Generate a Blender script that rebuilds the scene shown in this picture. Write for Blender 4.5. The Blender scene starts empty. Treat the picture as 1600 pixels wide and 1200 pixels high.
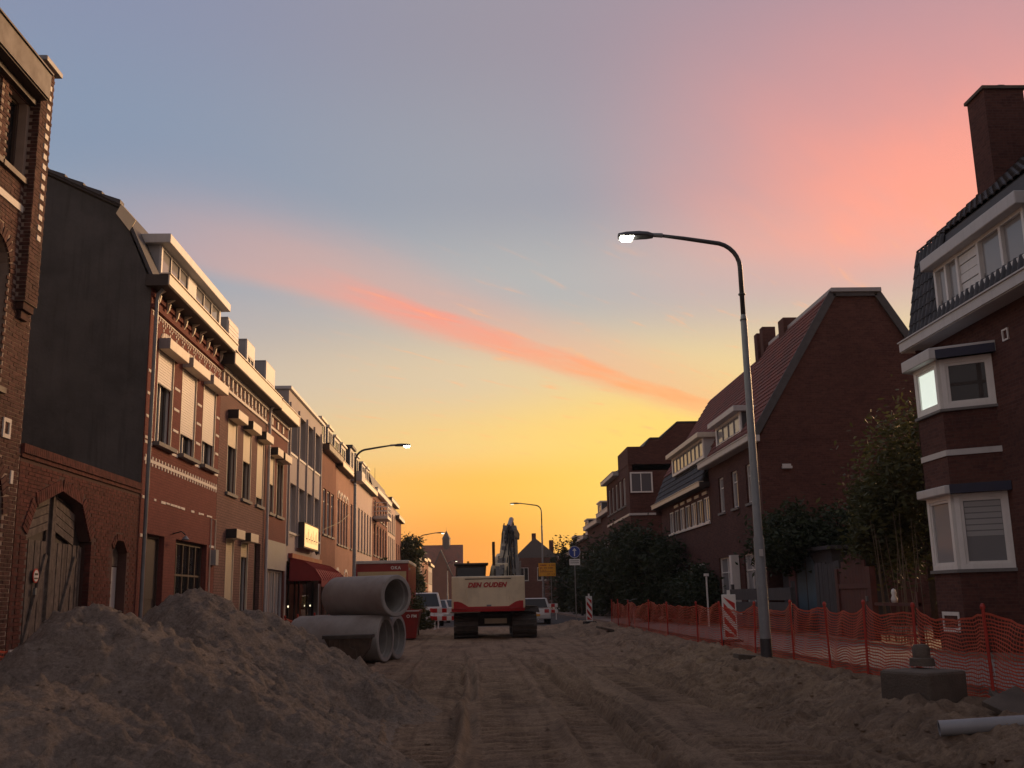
import bpy, bmesh, math, random
import numpy as np
from mathutils import Vector, Matrix
RAD = math.radians
sc = bpy.context.scene
col = sc.collection
random.seed(7)
rng = np.random.default_rng(11)

def lin(r, g, b):
    f = lambda c: (c/12.92 if c <= .04045 else ((c+.055)/1.055)**2.4)
    return (f(r/255), f(g/255), f(b/255), 1.0)

# ------------------------------------------------------------------ camera
fw = Vector((-55, -335, -1600)).normalized()
up = Vector((-163, 8100, -1600)); up = (up - fw*up.dot(fw)).normalized()
rt = fw.cross(up)
cam_d = bpy.data.cameras.new('camera'); cam = bpy.data.objects.new('camera', cam_d); col.objects.link(cam)
cam_d.sensor_width = 36; cam_d.lens = 36; cam_d.clip_start = .1; cam_d.clip_end = 6000
cam.matrix_world = Matrix.Translation((0, 0, 1.55)) @ Matrix((rt, fw, up)).to_4x4()
sc.camera = cam

# ------------------------------------------------------------------ sky, sun, exposure
SUN_AZ, SUN_EL = 41, 11
wd = bpy.data.worlds.new('World'); sc.world = wd; wd.use_nodes = True
nt = wd.node_tree; nt.nodes.clear(); N = nt.nodes; LK = nt.links
def wmath(op, a, b=None, c=None, clamp=False):
    n = N.new('ShaderNodeMath'); n.operation = op; n.use_clamp = clamp
    for i, v in enumerate((a, b, c)):
        if v is None: continue
        if isinstance(v, (int, float)): n.inputs[i].default_value = v
        else: LK.new(v, n.inputs[i])
    return n.outputs[0]
def wstep(v, lo, hi):                       # smooth step, lo may exceed hi
    n = N.new('ShaderNodeMapRange'); n.interpolation_type = 'SMOOTHSTEP'
    LK.new(v, n.inputs[0])
    if lo < hi: n.inputs[1].default_value, n.inputs[2].default_value, n.inputs[3].default_value, n.inputs[4].default_value = lo, hi, 0, 1
    else: n.inputs[1].default_value, n.inputs[2].default_value, n.inputs[3].default_value, n.inputs[4].default_value = hi, lo, 1, 0
    return n.outputs[0]
def wmix(f, a, b):
    n = N.new('ShaderNodeMix'); n.data_type = 'RGBA'
    for i, v in ((0, f), (6, a), (7, b)):
        if isinstance(v, (int, float)): n.inputs[i].default_value = v
        elif isinstance(v, tuple): n.inputs[i].default_value = v
        else: LK.new(v, n.inputs[i])
    return n.outputs[2]
def wramp(v, stops):
    n = N.new('ShaderNodeValToRGB'); LK.new(v, n.inputs[0]); e = n.color_ramp.elements
    n.color_ramp.interpolation = 'EASE'
    while len(e) < len(stops): e.new(.5)
    for k, (p, c) in zip(e, stops): k.position = p; k.color = c
    return n.outputs[0]
tc = N.new('ShaderNodeTexCoord'); sx = N.new('ShaderNodeSeparateXYZ'); LK.new(tc.outputs['Generated'], sx.inputs[0])
dx, dy, dz = sx.outputs
el = wmath('MULTIPLY', wmath('ARCSINE', dz), 180/math.pi)          # elevation, degrees
az = wmath('MULTIPLY', wmath('ARCTAN2', dx, dy), 180/math.pi)      # azimuth, degrees right of the street's axis
e90 = wmath('DIVIDE', el, 90, clamp=True)
glow = wramp(e90, [(0, lin(250,136,40)), (.03, lin(254,158,52)), (.068, lin(255,190,76)), (.095, lin(244,203,122)),
                   (.135, lin(220,196,158)), (.19, lin(176,174,172)), (.25, lin(152,154,163)), (.35, lin(148,143,154)), (.6, lin(134,132,148)), (1, lin(136,136,148))])
blue = wramp(e90, [(0, lin(228,160,110)), (.06, lin(226,178,128)), (.12, lin(196,180,165)), (.17, lin(168,162,166)), (.21, lin(137,153,172)),
                   (.27, lin(130,145,168)), (.36, lin(131,139,164)), (.6, lin(126,132,152)), (1, lin(136,136,148))])
anti = wramp(e90, [(0, lin(134,124,126)), (.12, lin(158,141,137)), (.3, lin(146,137,140)), (1, lin(134,134,146))])
sky = wmix(wstep(az, 4, -24), glow, blue)
yel = wmath('MULTIPLY', wmath('MULTIPLY', wstep(az, -2, 11), wstep(az, 75, 40)), wstep(el, 16, 7))
sky = wmix(wmath('MULTIPLY', yel, .8), sky, lin(255,213,98))
# drifting high cloud, laid out on a flat layer above the street
pz = wmath('MAXIMUM', dz, .02)
px = wmath('DIVIDE', dx, pz); py = wmath('DIVIDE', dy, pz)
cx = N.new('ShaderNodeCombineXYZ'); LK.new(wmath('ADD', wmath('MULTIPLY', px, .608), wmath('MULTIPLY', py, .794)), cx.inputs[0])
across = wmath('SUBTRACT', wmath('MULTIPLY', px, .794), wmath('MULTIPLY', py, .608)); LK.new(across, cx.inputs[1])
def wnoise(scale, sy, detail, rough=.55, dist=0.):
    m = N.new('ShaderNodeMapping'); m.inputs[3].default_value = (scale, scale*sy, 1); LK.new(cx.outputs[0], m.inputs[0])
    n = N.new('ShaderNodeTexNoise'); n.inputs['Scale'].default_value = 1; n.inputs['Detail'].default_value = detail
    n.inputs['Roughness'].default_value = rough; n.inputs['Distortion'].default_value = dist; LK.new(m.outputs[0], n.inputs['Vector'])
    return n.outputs['Fac']
along = wmath('ADD', wmath('MULTIPLY', px, .608), wmath('MULTIPLY', py, .794))
n1 = wnoise(1.1, 3.2, 5); n2 = wnoise(2.6, 5., 6, .6, .4)
# salmon veil to the right
veil = wmath('MULTIPLY', wmath('MULTIPLY', wstep(az, 4, 27), wstep(az, 120, 70)), wmath('MULTIPLY', wstep(el, 13, 20), wstep(el, 35, 21)))
veil = wmath('MULTIPLY', veil, wmath('ADD', .55, wmath('MULTIPLY', n1, .85)), clamp=True)
sky = wmix(wmath('MULTIPLY', veil, .97), sky, lin(255,158,132))
haze2 = wmath('MULTIPLY', wmath('MULTIPLY', wstep(az, -4, 27), wstep(az, 130, 80)), wmath('MULTIPLY', wstep(el, 18, 27), wstep(el, 50, 30)))
sky = wmix(wmath('MULTIPLY', haze2, .5), sky, lin(186,136,146))
# the long streak
off = wmath('ADD', across, wmath('MULTIPLY', wmath('SUBTRACT', n1, .5), .22))
core = wmath('MULTIPLY', wstep(off, -2.50, -2.33), wstep(off, -2.19, -2.26))
core = wmath('MULTIPLY', core, wmath('MULTIPLY', wstep(along, 1.9, 2.75), wstep(along, 5.9, 4.6)))
core = wmath('MULTIPLY', core, wmath('ADD', -.12, wmath('MULTIPLY', n2, 1.55)), clamp=True)
soft = wmath('MULTIPLY', wmath('MULTIPLY', wstep(off, -2.62, -2.34), wstep(off, -1.75, -2.22)), wmath('MULTIPLY', wstep(along, 1.1, 2.0), wstep(along, 6.5, 4.8)))
sky = wmix(wmath('MULTIPLY', soft, .40), sky, lin(232,164,140))
sky = wmix(wmath('MULTIPLY', core, .9), sky, wmix(wstep(along, 2.6, 4.6), lin(250,146,122), lin(253,164,98)))
# faint wisps low down
wis = wmath('MULTIPLY', wstep(n2, .56, .74), wmath('MULTIPLY', wstep(el, 5.5, 9), wstep(el, 22, 13)))
wis = wmath('MULTIPLY', wis, wmath('MULTIPLY', wstep(az, -14, -2), wstep(az, 110, 60)))
sky = wmix(wmath('MULTIPLY', wis, .5), sky, lin(255,176,116))
dim = wmath('MULTIPLY', wstep(az, 60, 140), 1.0)
dim2 = wstep(az, -50, -130)
sky = wmix(wmath('MAXIMUM', dim, dim2), sky, anti)
sky = wmix(wstep(dz, -.004, -.05), sky, (.05, .04, .035, 1))
nis = N.new('ShaderNodeTexSky'); nis.sky_type = 'NISHITA'; nis.sun_disc = False
nis.sun_elevation = RAD(SUN_EL); nis.sun_rotation = RAD(SUN_AZ)
b1 = N.new('ShaderNodeBackground'); LK.new(sky, b1.inputs[0]); b1.inputs[1].default_value = 1.0
b2 = N.new('ShaderNodeBackground'); LK.new(nis.outputs[0], b2.inputs[0]); b2.inputs[1].default_value = .004
ad = N.new('ShaderNodeAddShader'); LK.new(b1.outputs[0], ad.inputs[0]); LK.new(b2.outputs[0], ad.inputs[1])
wo = N.new('ShaderNodeOutputWorld'); LK.new(ad.outputs[0], wo.inputs[0])

sun_d = bpy.data.lights.new('sun', 'SUN'); sun = bpy.data.objects.new('sun', sun_d); col.objects.link(sun)
sun_d.energy = 4.4; sun_d.angle = RAD(22); sun_d.color = (1, .58, .29)
sdir = Vector((math.sin(RAD(SUN_AZ))*math.cos(RAD(SUN_EL)), math.cos(RAD(SUN_AZ))*math.cos(RAD(SUN_EL)), math.sin(RAD(SUN_EL))))
sun.location = sdir*400; sun.rotation_euler = sdir.to_track_quat('Z', 'Y').to_euler()
vs = sc.view_settings; vs.view_transform = 'Standard'; vs.look = 'None'; vs.gamma = 1; vs.exposure = .12; vs.use_curve_mapping = False

# ------------------------------------------------------------------ helpers
def tag(o, label=None, cat=None, group=None, kind=None):
    if label: o['label'] = label
    if cat: o['category'] = cat
    if group: o['group'] = group
    if kind: o['kind'] = kind
    return o
def thing(name, label, cat, loc=(0,0,0), group=None):
    o = bpy.data.objects.new(name, None); col.objects.link(o); o.location = loc; o.empty_display_size = .2
    return tag(o, label, cat, group)
def wloc(o):
    p = Vector(o.location)
    while o.parent: o = o.parent; p += Vector(o.location)
    return p
class MB:
    def __init__(s): s.v = []; s.f = []
    def poly(s, pts):
        n = len(s.v); s.v += [tuple(p) for p in pts]; s.f.append(tuple(range(n, n+len(pts)))); return s
    def hexa(s, c):                                   # eight corners: bottom ring, top ring
        n = len(s.v); s.v += [tuple(p) for p in c]
        s.f += [(n,n+3,n+2,n+1),(n+4,n+5,n+6,n+7),(n,n+1,n+5,n+4),(n+1,n+2,n+6,n+5),(n+2,n+3,n+7,n+6),(n+3,n,n+4,n+7)]; return s
    def box(s, x0, x1, y0, y1, z0, z1):
        return s.hexa([(x0,y0,z0),(x1,y0,z0),(x1,y1,z0),(x0,y1,z0),(x0,y0,z1),(x1,y0,z1),(x1,y1,z1),(x0,y1,z1)])
    def obox(s, c, ax, h):
        c = Vector(c); a, b, d = [Vector(q).normalized()*k for q, k in zip(ax, h)]
        return s.hexa([c-a-b-d, c+a-b-d, c+a+b-d, c-a+b-d, c-a-b+d, c+a-b+d, c+a+b+d, c-a+b+d])
    def beam(s, p, q, w, t=None, upv=(0,0,1)):
        p, q = Vector(p), Vector(q); d = q-p; L = d.length; d.normalize()
        u = Vector(upv)
        if abs(d.dot(u)) > .98: u = Vector((1,0,0))
        x = d.cross(u).normalized(); y = x.cross(d)
        return s.obox((p+q)/2, (x, d, y), (w/2, L/2, (t or w)/2))
    def prism(s, pts, off):
        off = Vector(off); n = len(s.v); m = len(pts)
        s.v += [tuple(p) for p in pts] + [tuple(Vector(p)+off) for p in pts]
        s.f.append(tuple(range(n+m-1, n-1, -1))); s.f.append(tuple(range(n+m, n+2*m)))
        for i in range(m):
            j = (i+1) % m; s.f.append((n+i, n+j, n+m+j, n+m+i))
        return s
    def tube(s, pts, rad, n=8, caps=True):
        pts = [Vector(p) for p in pts]; base = len(s.v); prev = None
        for i, p in enumerate(pts):
            d = (pts[min(i+1, len(pts)-1)]-pts[max(i-1, 0)]).normalized()
            if prev is None: a = d.orthogonal().normalized()
            else: a = (prev-d*prev.dot(d)).normalized()
            prev = a; b = d.cross(a); r = rad[i] if isinstance(rad, (list, tuple)) else rad
            for k in range(n):
                t = 2*math.pi*k/n; s.v.append(tuple(p+(a*math.cos(t)+b*math.sin(t))*r))
        for i in range(len(pts)-1):
            for k in range(n):
                k2 = (k+1) % n; q = base+i*n; s.f.append((q+k, q+k2, q+n+k2, q+n+k))
        if caps:
            s.f.append(tuple(range(base+n-1, base-1, -1))); q = base+(len(pts)-1)*n; s.f.append(tuple(range(q, q+n)))
        return s
    def lathe(s, o, axis, prof, n=24, closed=False):   # prof: (radius, distance along the axis)
        o = Vector(o); d = Vector(axis).normalized(); a = d.orthogonal().normalized(); b = d.cross(a); base = len(s.v); m = len(prof)
        for r, h in prof:
            for k in range(n):
                t = 2*math.pi*k/n; s.v.append(tuple(o+d*h+(a*math.cos(t)+b*math.sin(t))*r))
        for i in range(m if closed else m-1):
            i2 = (i+1) % m
            for k in range(n):
                k2 = (k+1) % n; s.f.append((base+i*n+k, base+i*n+k2, base+i2*n+k2, base+i2*n+k))
        return s
    def build(s, name, m, parent=None, smooth=False, kind=None, label=None, bevel=0, recalc=True):
        o0 = wloc(parent) if parent else Vector((0,0,0))
        me = bpy.data.meshes.new(name); me.from_pydata([tuple(Vector(p)-o0) for p in s.v], [], s.f)
        if recalc and len(s.f) < 60000:
            b = bmesh.new(); b.from_mesh(me); bmesh.ops.recalc_face_normals(b, faces=b.faces); b.to_mesh(me); b.free()
        me.materials.append(m)
        if smooth is True: me.shade_smooth()
        elif smooth: 
            me.shade_smooth(); me.set_sharp_from_angle(angle=smooth)
        o = bpy.data.objects.new(name, me); col.objects.link(o)
        if parent: o.parent = parent
        if bevel:
            bv = o.modifiers.new('bevel', 'BEVEL'); bv.width = bevel; bv.segments = 2; bv.limit_method = 'ANGLE'; bv.angle_limit = RAD(40)
        if kind: o['kind'] = kind
        if label: o['label'] = label
        return o
class FR:                                              # a facade: u runs along it, d points out of it
    def __init__(s, o, u, n): s.o = Vector((o[0], o[1], 0)); s.u = Vector((u[0], u[1], 0)).normalized(); s.n = Vector((n[0], n[1], 0)).normalized()
    def P(s, u, d, z): return s.o+s.u*u+s.n*d+Vector((0,0,z))
    def box(s, mb, u0, u1, d0, d1, z0, z1):
        P = s.P; return mb.hexa([P(u0,d0,z0),P(u1,d0,z0),P(u1,d1,z0),P(u0,d1,z0),P(u0,d0,z1),P(u1,d0,z1),P(u1,d1,z1),P(u0,d1,z1)])
    def pris(s, mb, uz, d0, d1): return mb.prism([s.P(u, d0, z) for u, z in uz], s.n*(d1-d0))
def part(F, name, m, parent, *boxes, **k):
    mb = MB()
    for b in boxes: F.box(mb, *b)
    return mb.build(name, m, parent, **k)
def dupe(o, loc, parent, rot=None):
    c = o.copy(); col.objects.link(c); c.parent = parent; c.location = Vector(loc)-wloc(parent)
    if rot is not None: c.rotation_euler = rot
    return c

# value noise for terrain
_tab = rng.random((256, 256))
def vnoise(x, y):
    x = np.asarray(x, float); y = np.asarray(y, float)
    xi = np.floor(x).astype(int); yi = np.floor(y).astype(int); fx = x-xi; fy = y-yi
    fx = fx*fx*(3-2*fx); fy = fy*fy*(3-2*fy)
    g = lambda a, b: _tab[a & 255, b & 255]
    return (g(xi,yi)*(1-fx)+g(xi+1,yi)*fx)*(1-fy)+(g(xi,yi+1)*(1-fx)+g(xi+1,yi+1)*fx)*fy
def fbm(x, y, o=4, g=.5):
    t = 0; a = 1; n = 0
    for k in range(o): t = t+a*(vnoise(x*2**k+17*k, y*2**k+31*k)-.5); n += a; a *= g
    return t/n*2
def sstep(a, b, x):
    t = np.clip((x-a)/(b-a), 0, 1); return t*t*(3-2*t)

# ------------------------------------------------------------------ materials
def newmat(name):
    m = bpy.data.materials.new(name); m.use_nodes = True; t = m.node_tree; b = t.nodes['Principled BSDF']; return m, t, b
def nd(t, typ, **k):
    n = t.nodes.new(typ)
    for a, v in k.items(): setattr(n, a, v)
    return n
def mixc(t, f, a, b, mode='MIX'):
    n = nd(t, 'ShaderNodeMix', data_type='RGBA', blend_type=mode)
    for i, v in ((0, f), (6, a), (7, b)):
        if isinstance(v, (int, float)): n.inputs[i].default_value = v
        elif isinstance(v, tuple): n.inputs[i].default_value = v if len(v) == 4 else v+(1,)
        else: t.links.new(v, n.inputs[i])
    return n.outputs[2]
def noise(t, vec, scale, detail=4, rough=.55, dist=0):
    n = nd(t, 'ShaderNodeTexNoise'); n.inputs['Scale'].default_value = scale; n.inputs['Detail'].default_value = detail
    n.inputs['Roughness'].default_value = rough; n.inputs['Distortion'].default_value = dist; t.links.new(vec, n.inputs['Vector']); return n.outputs['Fac']
def rmap(t, v, a, b, c=0., d=1.):
    n = nd(t, 'ShaderNodeMapRange'); t.links.new(v, n.inputs[0])
    for i, q in enumerate((a, b, c, d)): n.inputs[i+1].default_value = q
    return n.outputs[0]
def bump(t, b, h, strength, dist):
    n = nd(t, 'ShaderNodeBump'); n.inputs['Strength'].default_value = strength; n.inputs['Distance'].default_value = dist
    t.links.new(h, n.inputs['Height']); t.links.new(n.outputs[0], b.inputs['Normal'])
def mat(name, c, rough=.7, var=.18, vs=2.5, bmp=0, bs=60, metal=0, spec=.5, streak=0, dirt=None):
    m, t, b = newmat(name); g = nd(t, 'ShaderNodeNewGeometry').outputs['Position']
    f = noise(t, g, vs, 5)
    c0 = tuple(v*(1-var) for v in c); c1 = tuple(min(1, v*(1+var)) for v in c)
    cc = mixc(t, rmap(t, f, .3, .7), c0, c1)
    if streak:
        mp = nd(t, 'ShaderNodeMapping'); mp.inputs[3].default_value = (5, 5, .35); t.links.new(g, mp.inputs[0])
        s = noise(t, mp.outputs[0], 1.6, 6, .65); cc = mixc(t, rmap(t, s, .5, .75, 0, streak), cc, tuple(v*.45 for v in c))
    if dirt:
        s = noise(t, g, 1.1, 7, .65); cc = mixc(t, rmap(t, s, .48, .72, 0, dirt[1]), cc, dirt[0])
    t.links.new(cc, b.inputs['Base Color']); b.inputs['Roughness'].default_value = rough; b.inputs['Metallic'].default_value = metal
    b.inputs['Specular IOR Level'].default_value = spec
    t.links.new(rmap(t, f, .2, .8, max(.02, rough-.12), min(1, rough+.1)), b.inputs['Roughness'])
    if bmp: bump(t, b, noise(t, g, bs, 4), bmp, .02)
    return m
def brickmat(name, c1, c2, mortar, rh=.0625, bw=.22, ms=.011, stain=.5):
    m, t, b = newmat(name); geo = nd(t, 'ShaderNodeNewGeometry'); g = geo.outputs['Position']
    s = nd(t, 'ShaderNodeSeparateXYZ'); t.links.new(g, s.inputs[0]); sn = nd(t, 'ShaderNodeSeparateXYZ'); t.links.new(geo.outputs['True Normal'], sn.inputs[0])
    ab = nd(t, 'ShaderNodeMath', operation='ABSOLUTE'); t.links.new(sn.outputs[0], ab.inputs[0])
    gt = nd(t, 'ShaderNodeMath', operation='GREATER_THAN'); t.links.new(ab.outputs[0], gt.inputs[0]); gt.inputs[1].default_value = .7
    mu = nd(t, 'ShaderNodeMix', data_type='FLOAT'); t.links.new(gt.outputs[0], mu.inputs[0]); t.links.new(s.outputs[0], mu.inputs[2]); t.links.new(s.outputs[1], mu.inputs[3])
    cb = nd(t, 'ShaderNodeCombineXYZ'); t.links.new(mu.outputs[0], cb.inputs[0]); t.links.new(s.outputs[2], cb.inputs[1])
    br = nd(t, 'ShaderNodeTexBrick'); t.links.new(cb.outputs[0], br.inputs['Vector'])
    br.inputs['Scale'].default_value = 1; br.inputs['Brick Width'].default_value = bw; br.inputs['Row Height'].default_value = rh
    br.inputs['Mortar Size'].default_value = ms/2; br.inputs['Mortar Smooth'].default_value = .25; br.inputs['Bias'].default_value = -.1
    br.inputs['Color1'].default_value = c1+(1,); br.inputs['Color2'].default_value = c2+(1,); br.inputs['Mortar'].default_value = mortar+(1,)
    f = noise(t, g, .7, 6, .6); f2 = noise(t, g, 14, 3)
    cc = mixc(t, rmap(t, f, .4, .72, 0, stain), br.outputs['Color'], tuple(v*.5 for v in c1))
    cc = mixc(t, rmap(t, f2, .35, .75, 0, .35), cc, tuple(min(1, v*1.5) for v in c2))
    t.links.new(cc, b.inputs['Base Color']); b.inputs['Roughness'].default_value = .88; b.inputs['Specular IOR Level'].default_value = .25
    h = nd(t, 'ShaderNodeMath', operation='MULTIPLY_ADD'); t.links.new(br.outputs['Fac'], h.inputs[0]); h.inputs[1].default_value = -1; t.links.new(rmap(t, f2, 0, 1, 0, .4), h.inputs[2])
    bump(t, b, h.outputs[0], .7, .008)
    return m
def stonevar(name, c, var=.45, sc_=9, rough=.88):        # laid bricks and tiles: each a shade of its own
    m, t, b = newmat(name); g = nd(t, 'ShaderNodeNewGeometry').outputs['Position']
    f = noise(t, g, sc_, 2); f2 = noise(t, g, 1.0, 5)
    oi = nd(t, 'ShaderNodeObjectInfo').outputs['Random']
    cc = mixc(t, rmap(t, f, .36, .64), tuple(v*(1-var) for v in c), tuple(v*(1+var) for v in c))
    cc = mixc(t, rmap(t, f2, .42, .7, 0, .55), cc, tuple(v*.55 for v in c))
    cc = mixc(t, rmap(t, oi, 0, 1, 0, .3), cc, tuple(v*.6 for v in c))
    t.links.new(cc, b.inputs['Base Color']); b.inputs['Roughness'].default_value = rough; b.inputs['Specular IOR Level'].default_value = .3
    bump(t, b, noise(t, g, 70, 3), .35, .01)
    return m
M = {}
M['brick_dark'] = stonevar('brick_dark', (.10, .045, .036)); M['mortar_light'] = mat('mortar_light', (.34, .27, .22), .95, bmp=.4)
M['brick_red'] = stonevar('brick_red', (.135, .042, .032), .4); M['mortar_dark'] = mat('mortar_dark', (.10, .05, .04), .95, bmp=.4)
M['brickL'] = brickmat('brickL', (.085, .038, .03), (.115, .05, .04), (.30, .24, .2)); M['brickA'] = brickmat('brickA', (.165, .05, .042), (.20, .062, .05), (.13, .055, .045))
M['brickB'] = brickmat('brickB', (.17, .095, .082), (.22, .12, .10), (.085, .06, .055), rh=.075, ms=.02)
M['brickC'] = brickmat('brickC', (.16, .06, .05), (.19, .07, .055), (.15, .08, .065))
M['brickE'] = brickmat('brickE', (.20, .085, .06), (.24, .10, .07), (.22, .16, .13))
M['brickF'] = brickmat('brickF', (.36, .20, .15), (.40, .23, .17), (.36, .25, .2))
M['brickR'] = brickmat('brickR', (.07, .028, .024), (.125, .052, .04), (.10, .065, .055))
M['brickR2'] = brickmat('brickR2', (.068, .027, .024), (.115, .048, .038), (.09, .055, .046))
M['render_black'] = mat('render_black', (.085, .082, .08), .9, .35, .9, bmp=.4, bs=14, streak=.6, dirt=((.13,.125,.12), .5))
M['plasterD'] = mat('plasterD', (.40, .36, .34), .85, .08, 1.2, bmp=.15, streak=.3)
M['plasterF'] = mat('plasterF', (.46, .36, .32), .85, .1, 1.2, bmp=.15, streak=.35)
M['white_brick'] = mat('white_brick', (.74, .70, .62), .75, .08, 6, bmp=.2)
M['white_paint'] = mat('white_paint', (.74, .73, .70), .45, .06, 3, streak=.22)
M['cream_paint'] = mat('cream_paint', (.66, .58, .46), .5, .07, 3, streak=.25)
M['grey_paint'] = mat('grey_paint', (.30, .30, .31), .5, .08, 3, streak=.3)
M['grey_light'] = mat('grey_light', (.52, .51, .50), .5, .06, 3, streak=.25)
M['verge_cream'] = mat('verge_cream', (.80, .66, .44), .4, .05, 3); M['cornice_brown'] = mat('cornice_brown', (.036, .022, .017), .6, .2, 4, streak=.3); M['brown_wood'] = mat('brown_wood', (.065, .04, .03), .6, .2, 4, streak=.3)
M['dark_wood'] = mat('dark_wood', (.05, .04, .035), .7, .25, 6, bmp=.2)
M['shutter'] = mat('shutter', (.62, .58, .54), .5, .05, 2, streak=.12)
M['shutter_lit'] = mat('shutter_lit', (.58, .50, .36), .5, .05, 2, streak=.15)  # yellow light is put into this shutter colour
M['sill'] = mat('sill', (.16, .155, .15), .7, .15, 5, bmp=.2)
M['zinc'] = mat('zinc', (.20, .21, .22), .45, .15, 4, metal=.3)
M['black_metal'] = mat('black_metal', (.02, .02, .022), .45, .2, 5)
M['slate'] = mat('slate', (.065, .065, .07), .7, .25, 5, bmp=.3)
M['tile_grey'] = stonevar('tile_grey', (.06, .058, .062), .35, 5, .62)
M['tile_red'] = mat('tile_red', (.20, .062, .045), .75, .3, 3, bmp=.2, dirt=((.06,.05,.045), .6))
M['navy'] = mat('navy', (.02, .022, .05), .6, .15, 5)
M['concrete'] = mat('concrete', (.30, .29, .28), .85, .12, 3, bmp=.3, bs=90, streak=.2, dirt=((.16,.13,.11), .5))
M['concrete_dirty'] = mat('concrete_dirty', (.11, .09, .072), .9, .3, 4, bmp=.6, bs=40, dirt=((.12,.09,.07), .7))
M['rust'] = mat('rust', (.075, .05, .035), .75, .4, 6, bmp=.4, bs=40, metal=.3)
M['red_paint'] = mat('red_paint', (.28, .022, .02), .42, .12, 3, streak=.3, dirt=((.14,.05,.04), .35))
M['dark_red_paint'] = mat('dark_red_paint', (.27, .026, .024), .45, .12, 3, streak=.2)
M['cream_stripe'] = mat('cream_stripe', (.50, .42, .24), .5, .08, 3, streak=.2)
M['machine_cream'] = mat('machine_cream', (.74, .65, .46), .38, .07, 2, streak=.2, dirt=((.34,.27,.19), .35))
M['boom_paint'] = mat('boom_paint', (.46, .40, .28), .5, .2, 6, streak=.5, dirt=((.12,.10,.08), .7)); M['machine_red'] = mat('machine_red', (.42, .018, .022), .38, .1, 3, streak=.2)
M['steel_dark'] = mat('steel_dark', (.06, .052, .046), .6, .35, 6, bmp=.4, bs=50, metal=.4, dirt=((.13,.10,.075), .6))
M['rubber'] = mat('rubber', (.02, .02, .02), .8, .2, 8)
M['orange_net'] = mat('orange_net', (.50, .065, .028), .5, .15, 5)
M['orange_post'] = mat('orange_post', (.42, .035, .022), .5, .15, 5)
M['lamp_grey'] = mat('lamp_grey', (.22, .235, .25), .5, .1, 6, streak=.2)
M['lamp_dark'] = mat('lamp_dark', (.045, .045, .05), .5, .15, 6)
M['wood_old'] = mat('wood_old', (.145, .118, .10), .85, .5, 9, bmp=.6, bs=30, streak=.9)
M['wood_fence'] = mat('wood_fence', (.06, .058, .062), .8, .3, 6, bmp=.3, streak=.4)
M['wood_redbrown'] = mat('wood_redbrown', (.10, .032, .025), .7, .25, 6, bmp=.3, streak=.3)
M['sign_blue'] = mat('sign_blue', (.02, .06, .33), .4, .05, 5)
M['sign_white'] = mat('sign_white', (.78, .78, .76), .4, .05, 5)
M['sign_red'] = mat('sign_red', (.50, .02, .02), .4, .08, 5)
M['sign_yellow'] = mat('sign_yellow', (.75, .36, .02), .45, .06, 4)
M['awning_red'] = mat('awning_red', (.27, .035, .035), .85, .15, 5)
M['paving'] = brickmat('paving', (.23, .185, .165), (.27, .215, .19), (.12, .10, .085), rh=.3, bw=.3, ms=.012, stain=.3)
M['pvc'] = mat('pvc', (.26, .265, .28), .38, .1, 4, dirt=((.16,.13,.11), .4))
M['curtain'] = mat('curtain', (.55, .55, .55), .8, .1, 3)
M['bark'] = mat('bark', (.07, .055, .042), .9, .3, 8, bmp=.5)
M['bamboo'] = mat('bamboo', (.13, .10, .07), .7, .25, 8)
M['car_white'] = mat('car_white', (.66, .66, .66), .3, .04, 2); M['car_dark'] = mat('car_dark', (.05, .055, .065), .3, .05, 2)
def leafmat(name, c, tr=.25):
    m, t, b = newmat(name); g = nd(t, 'ShaderNodeNewGeometry').outputs['Position']; f = noise(t, g, 2.2, 4)
    t.links.new(mixc(t, rmap(t, f, .3, .7), tuple(v*.55 for v in c), tuple(v*1.5 for v in c)), b.inputs['Base Color'])
    b.inputs['Roughness'].default_value = .6; b.inputs['Specular IOR Level'].default_value = .3
    tl = nd(t, 'ShaderNodeBsdfTranslucent'); tl.inputs[0].default_value = tuple(v*1.4 for v in c)+(1,)
    mx = nd(t, 'ShaderNodeMixShader'); mx.inputs[0].default_value = tr
    t.links.new(b.outputs[0], mx.inputs[1]); t.links.new(tl.outputs[0], mx.inputs[2]); t.links.new(mx.outputs[0], t.nodes['Material Output'].inputs[0]); return m
M['leaf'] = leafmat('leaf', (.045, .065, .022)); M['leaf_dark'] = leafmat('leaf_dark', (.032, .045, .02)); M['leaf_olive'] = leafmat('leaf_olive', (.07, .075, .028))
def glassmat(name, ior=1.5, c=(.014,.016,.02), rough=.03):
    m, t, b = newmat(name); b.inputs['Base Color'].default_value = c+(1,); b.inputs['Roughness'].default_value = rough; b.inputs['IOR'].default_value = ior
    g = nd(t, 'ShaderNodeNewGeometry').outputs['Position']; bump(t, b, noise(t, g, 1.6, 2), .06, .05); return m
M['glass'] = glassmat('glass'); M['glass_bright'] = glassmat('glass_bright', 2.6, (.05,.05,.05)); M['glass_blind'] = glassmat('glass_blind', 1.5, (.13,.13,.14), .08)
M['glass_curtain'] = glassmat('glass_curtain', 1.5, (.30,.30,.30), .08)
def emit(name, c, s):
    m, t, b = newmat(name); b.inputs['Base Color'].default_value = c+(1,); b.inputs['Emission Color'].default_value = c+(1,); b.inputs['Emission Strength'].default_value = s; return m
M['led'] = emit('led', (1, .95, .72), 40); M['led_dim'] = emit('led_dim', (1, .9, .62), 1.1); M['led_far'] = emit('led_far', (1, .92, .65), 3); M['sign_lit'] = emit('sign_lit', (1, .62, .25), .9); M['emissive_pane'] = emit('emissive_pane', (.9, 1, .88), .62); M['bulb'] = emit('bulb', (1, .85, .55), 1.6)
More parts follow.
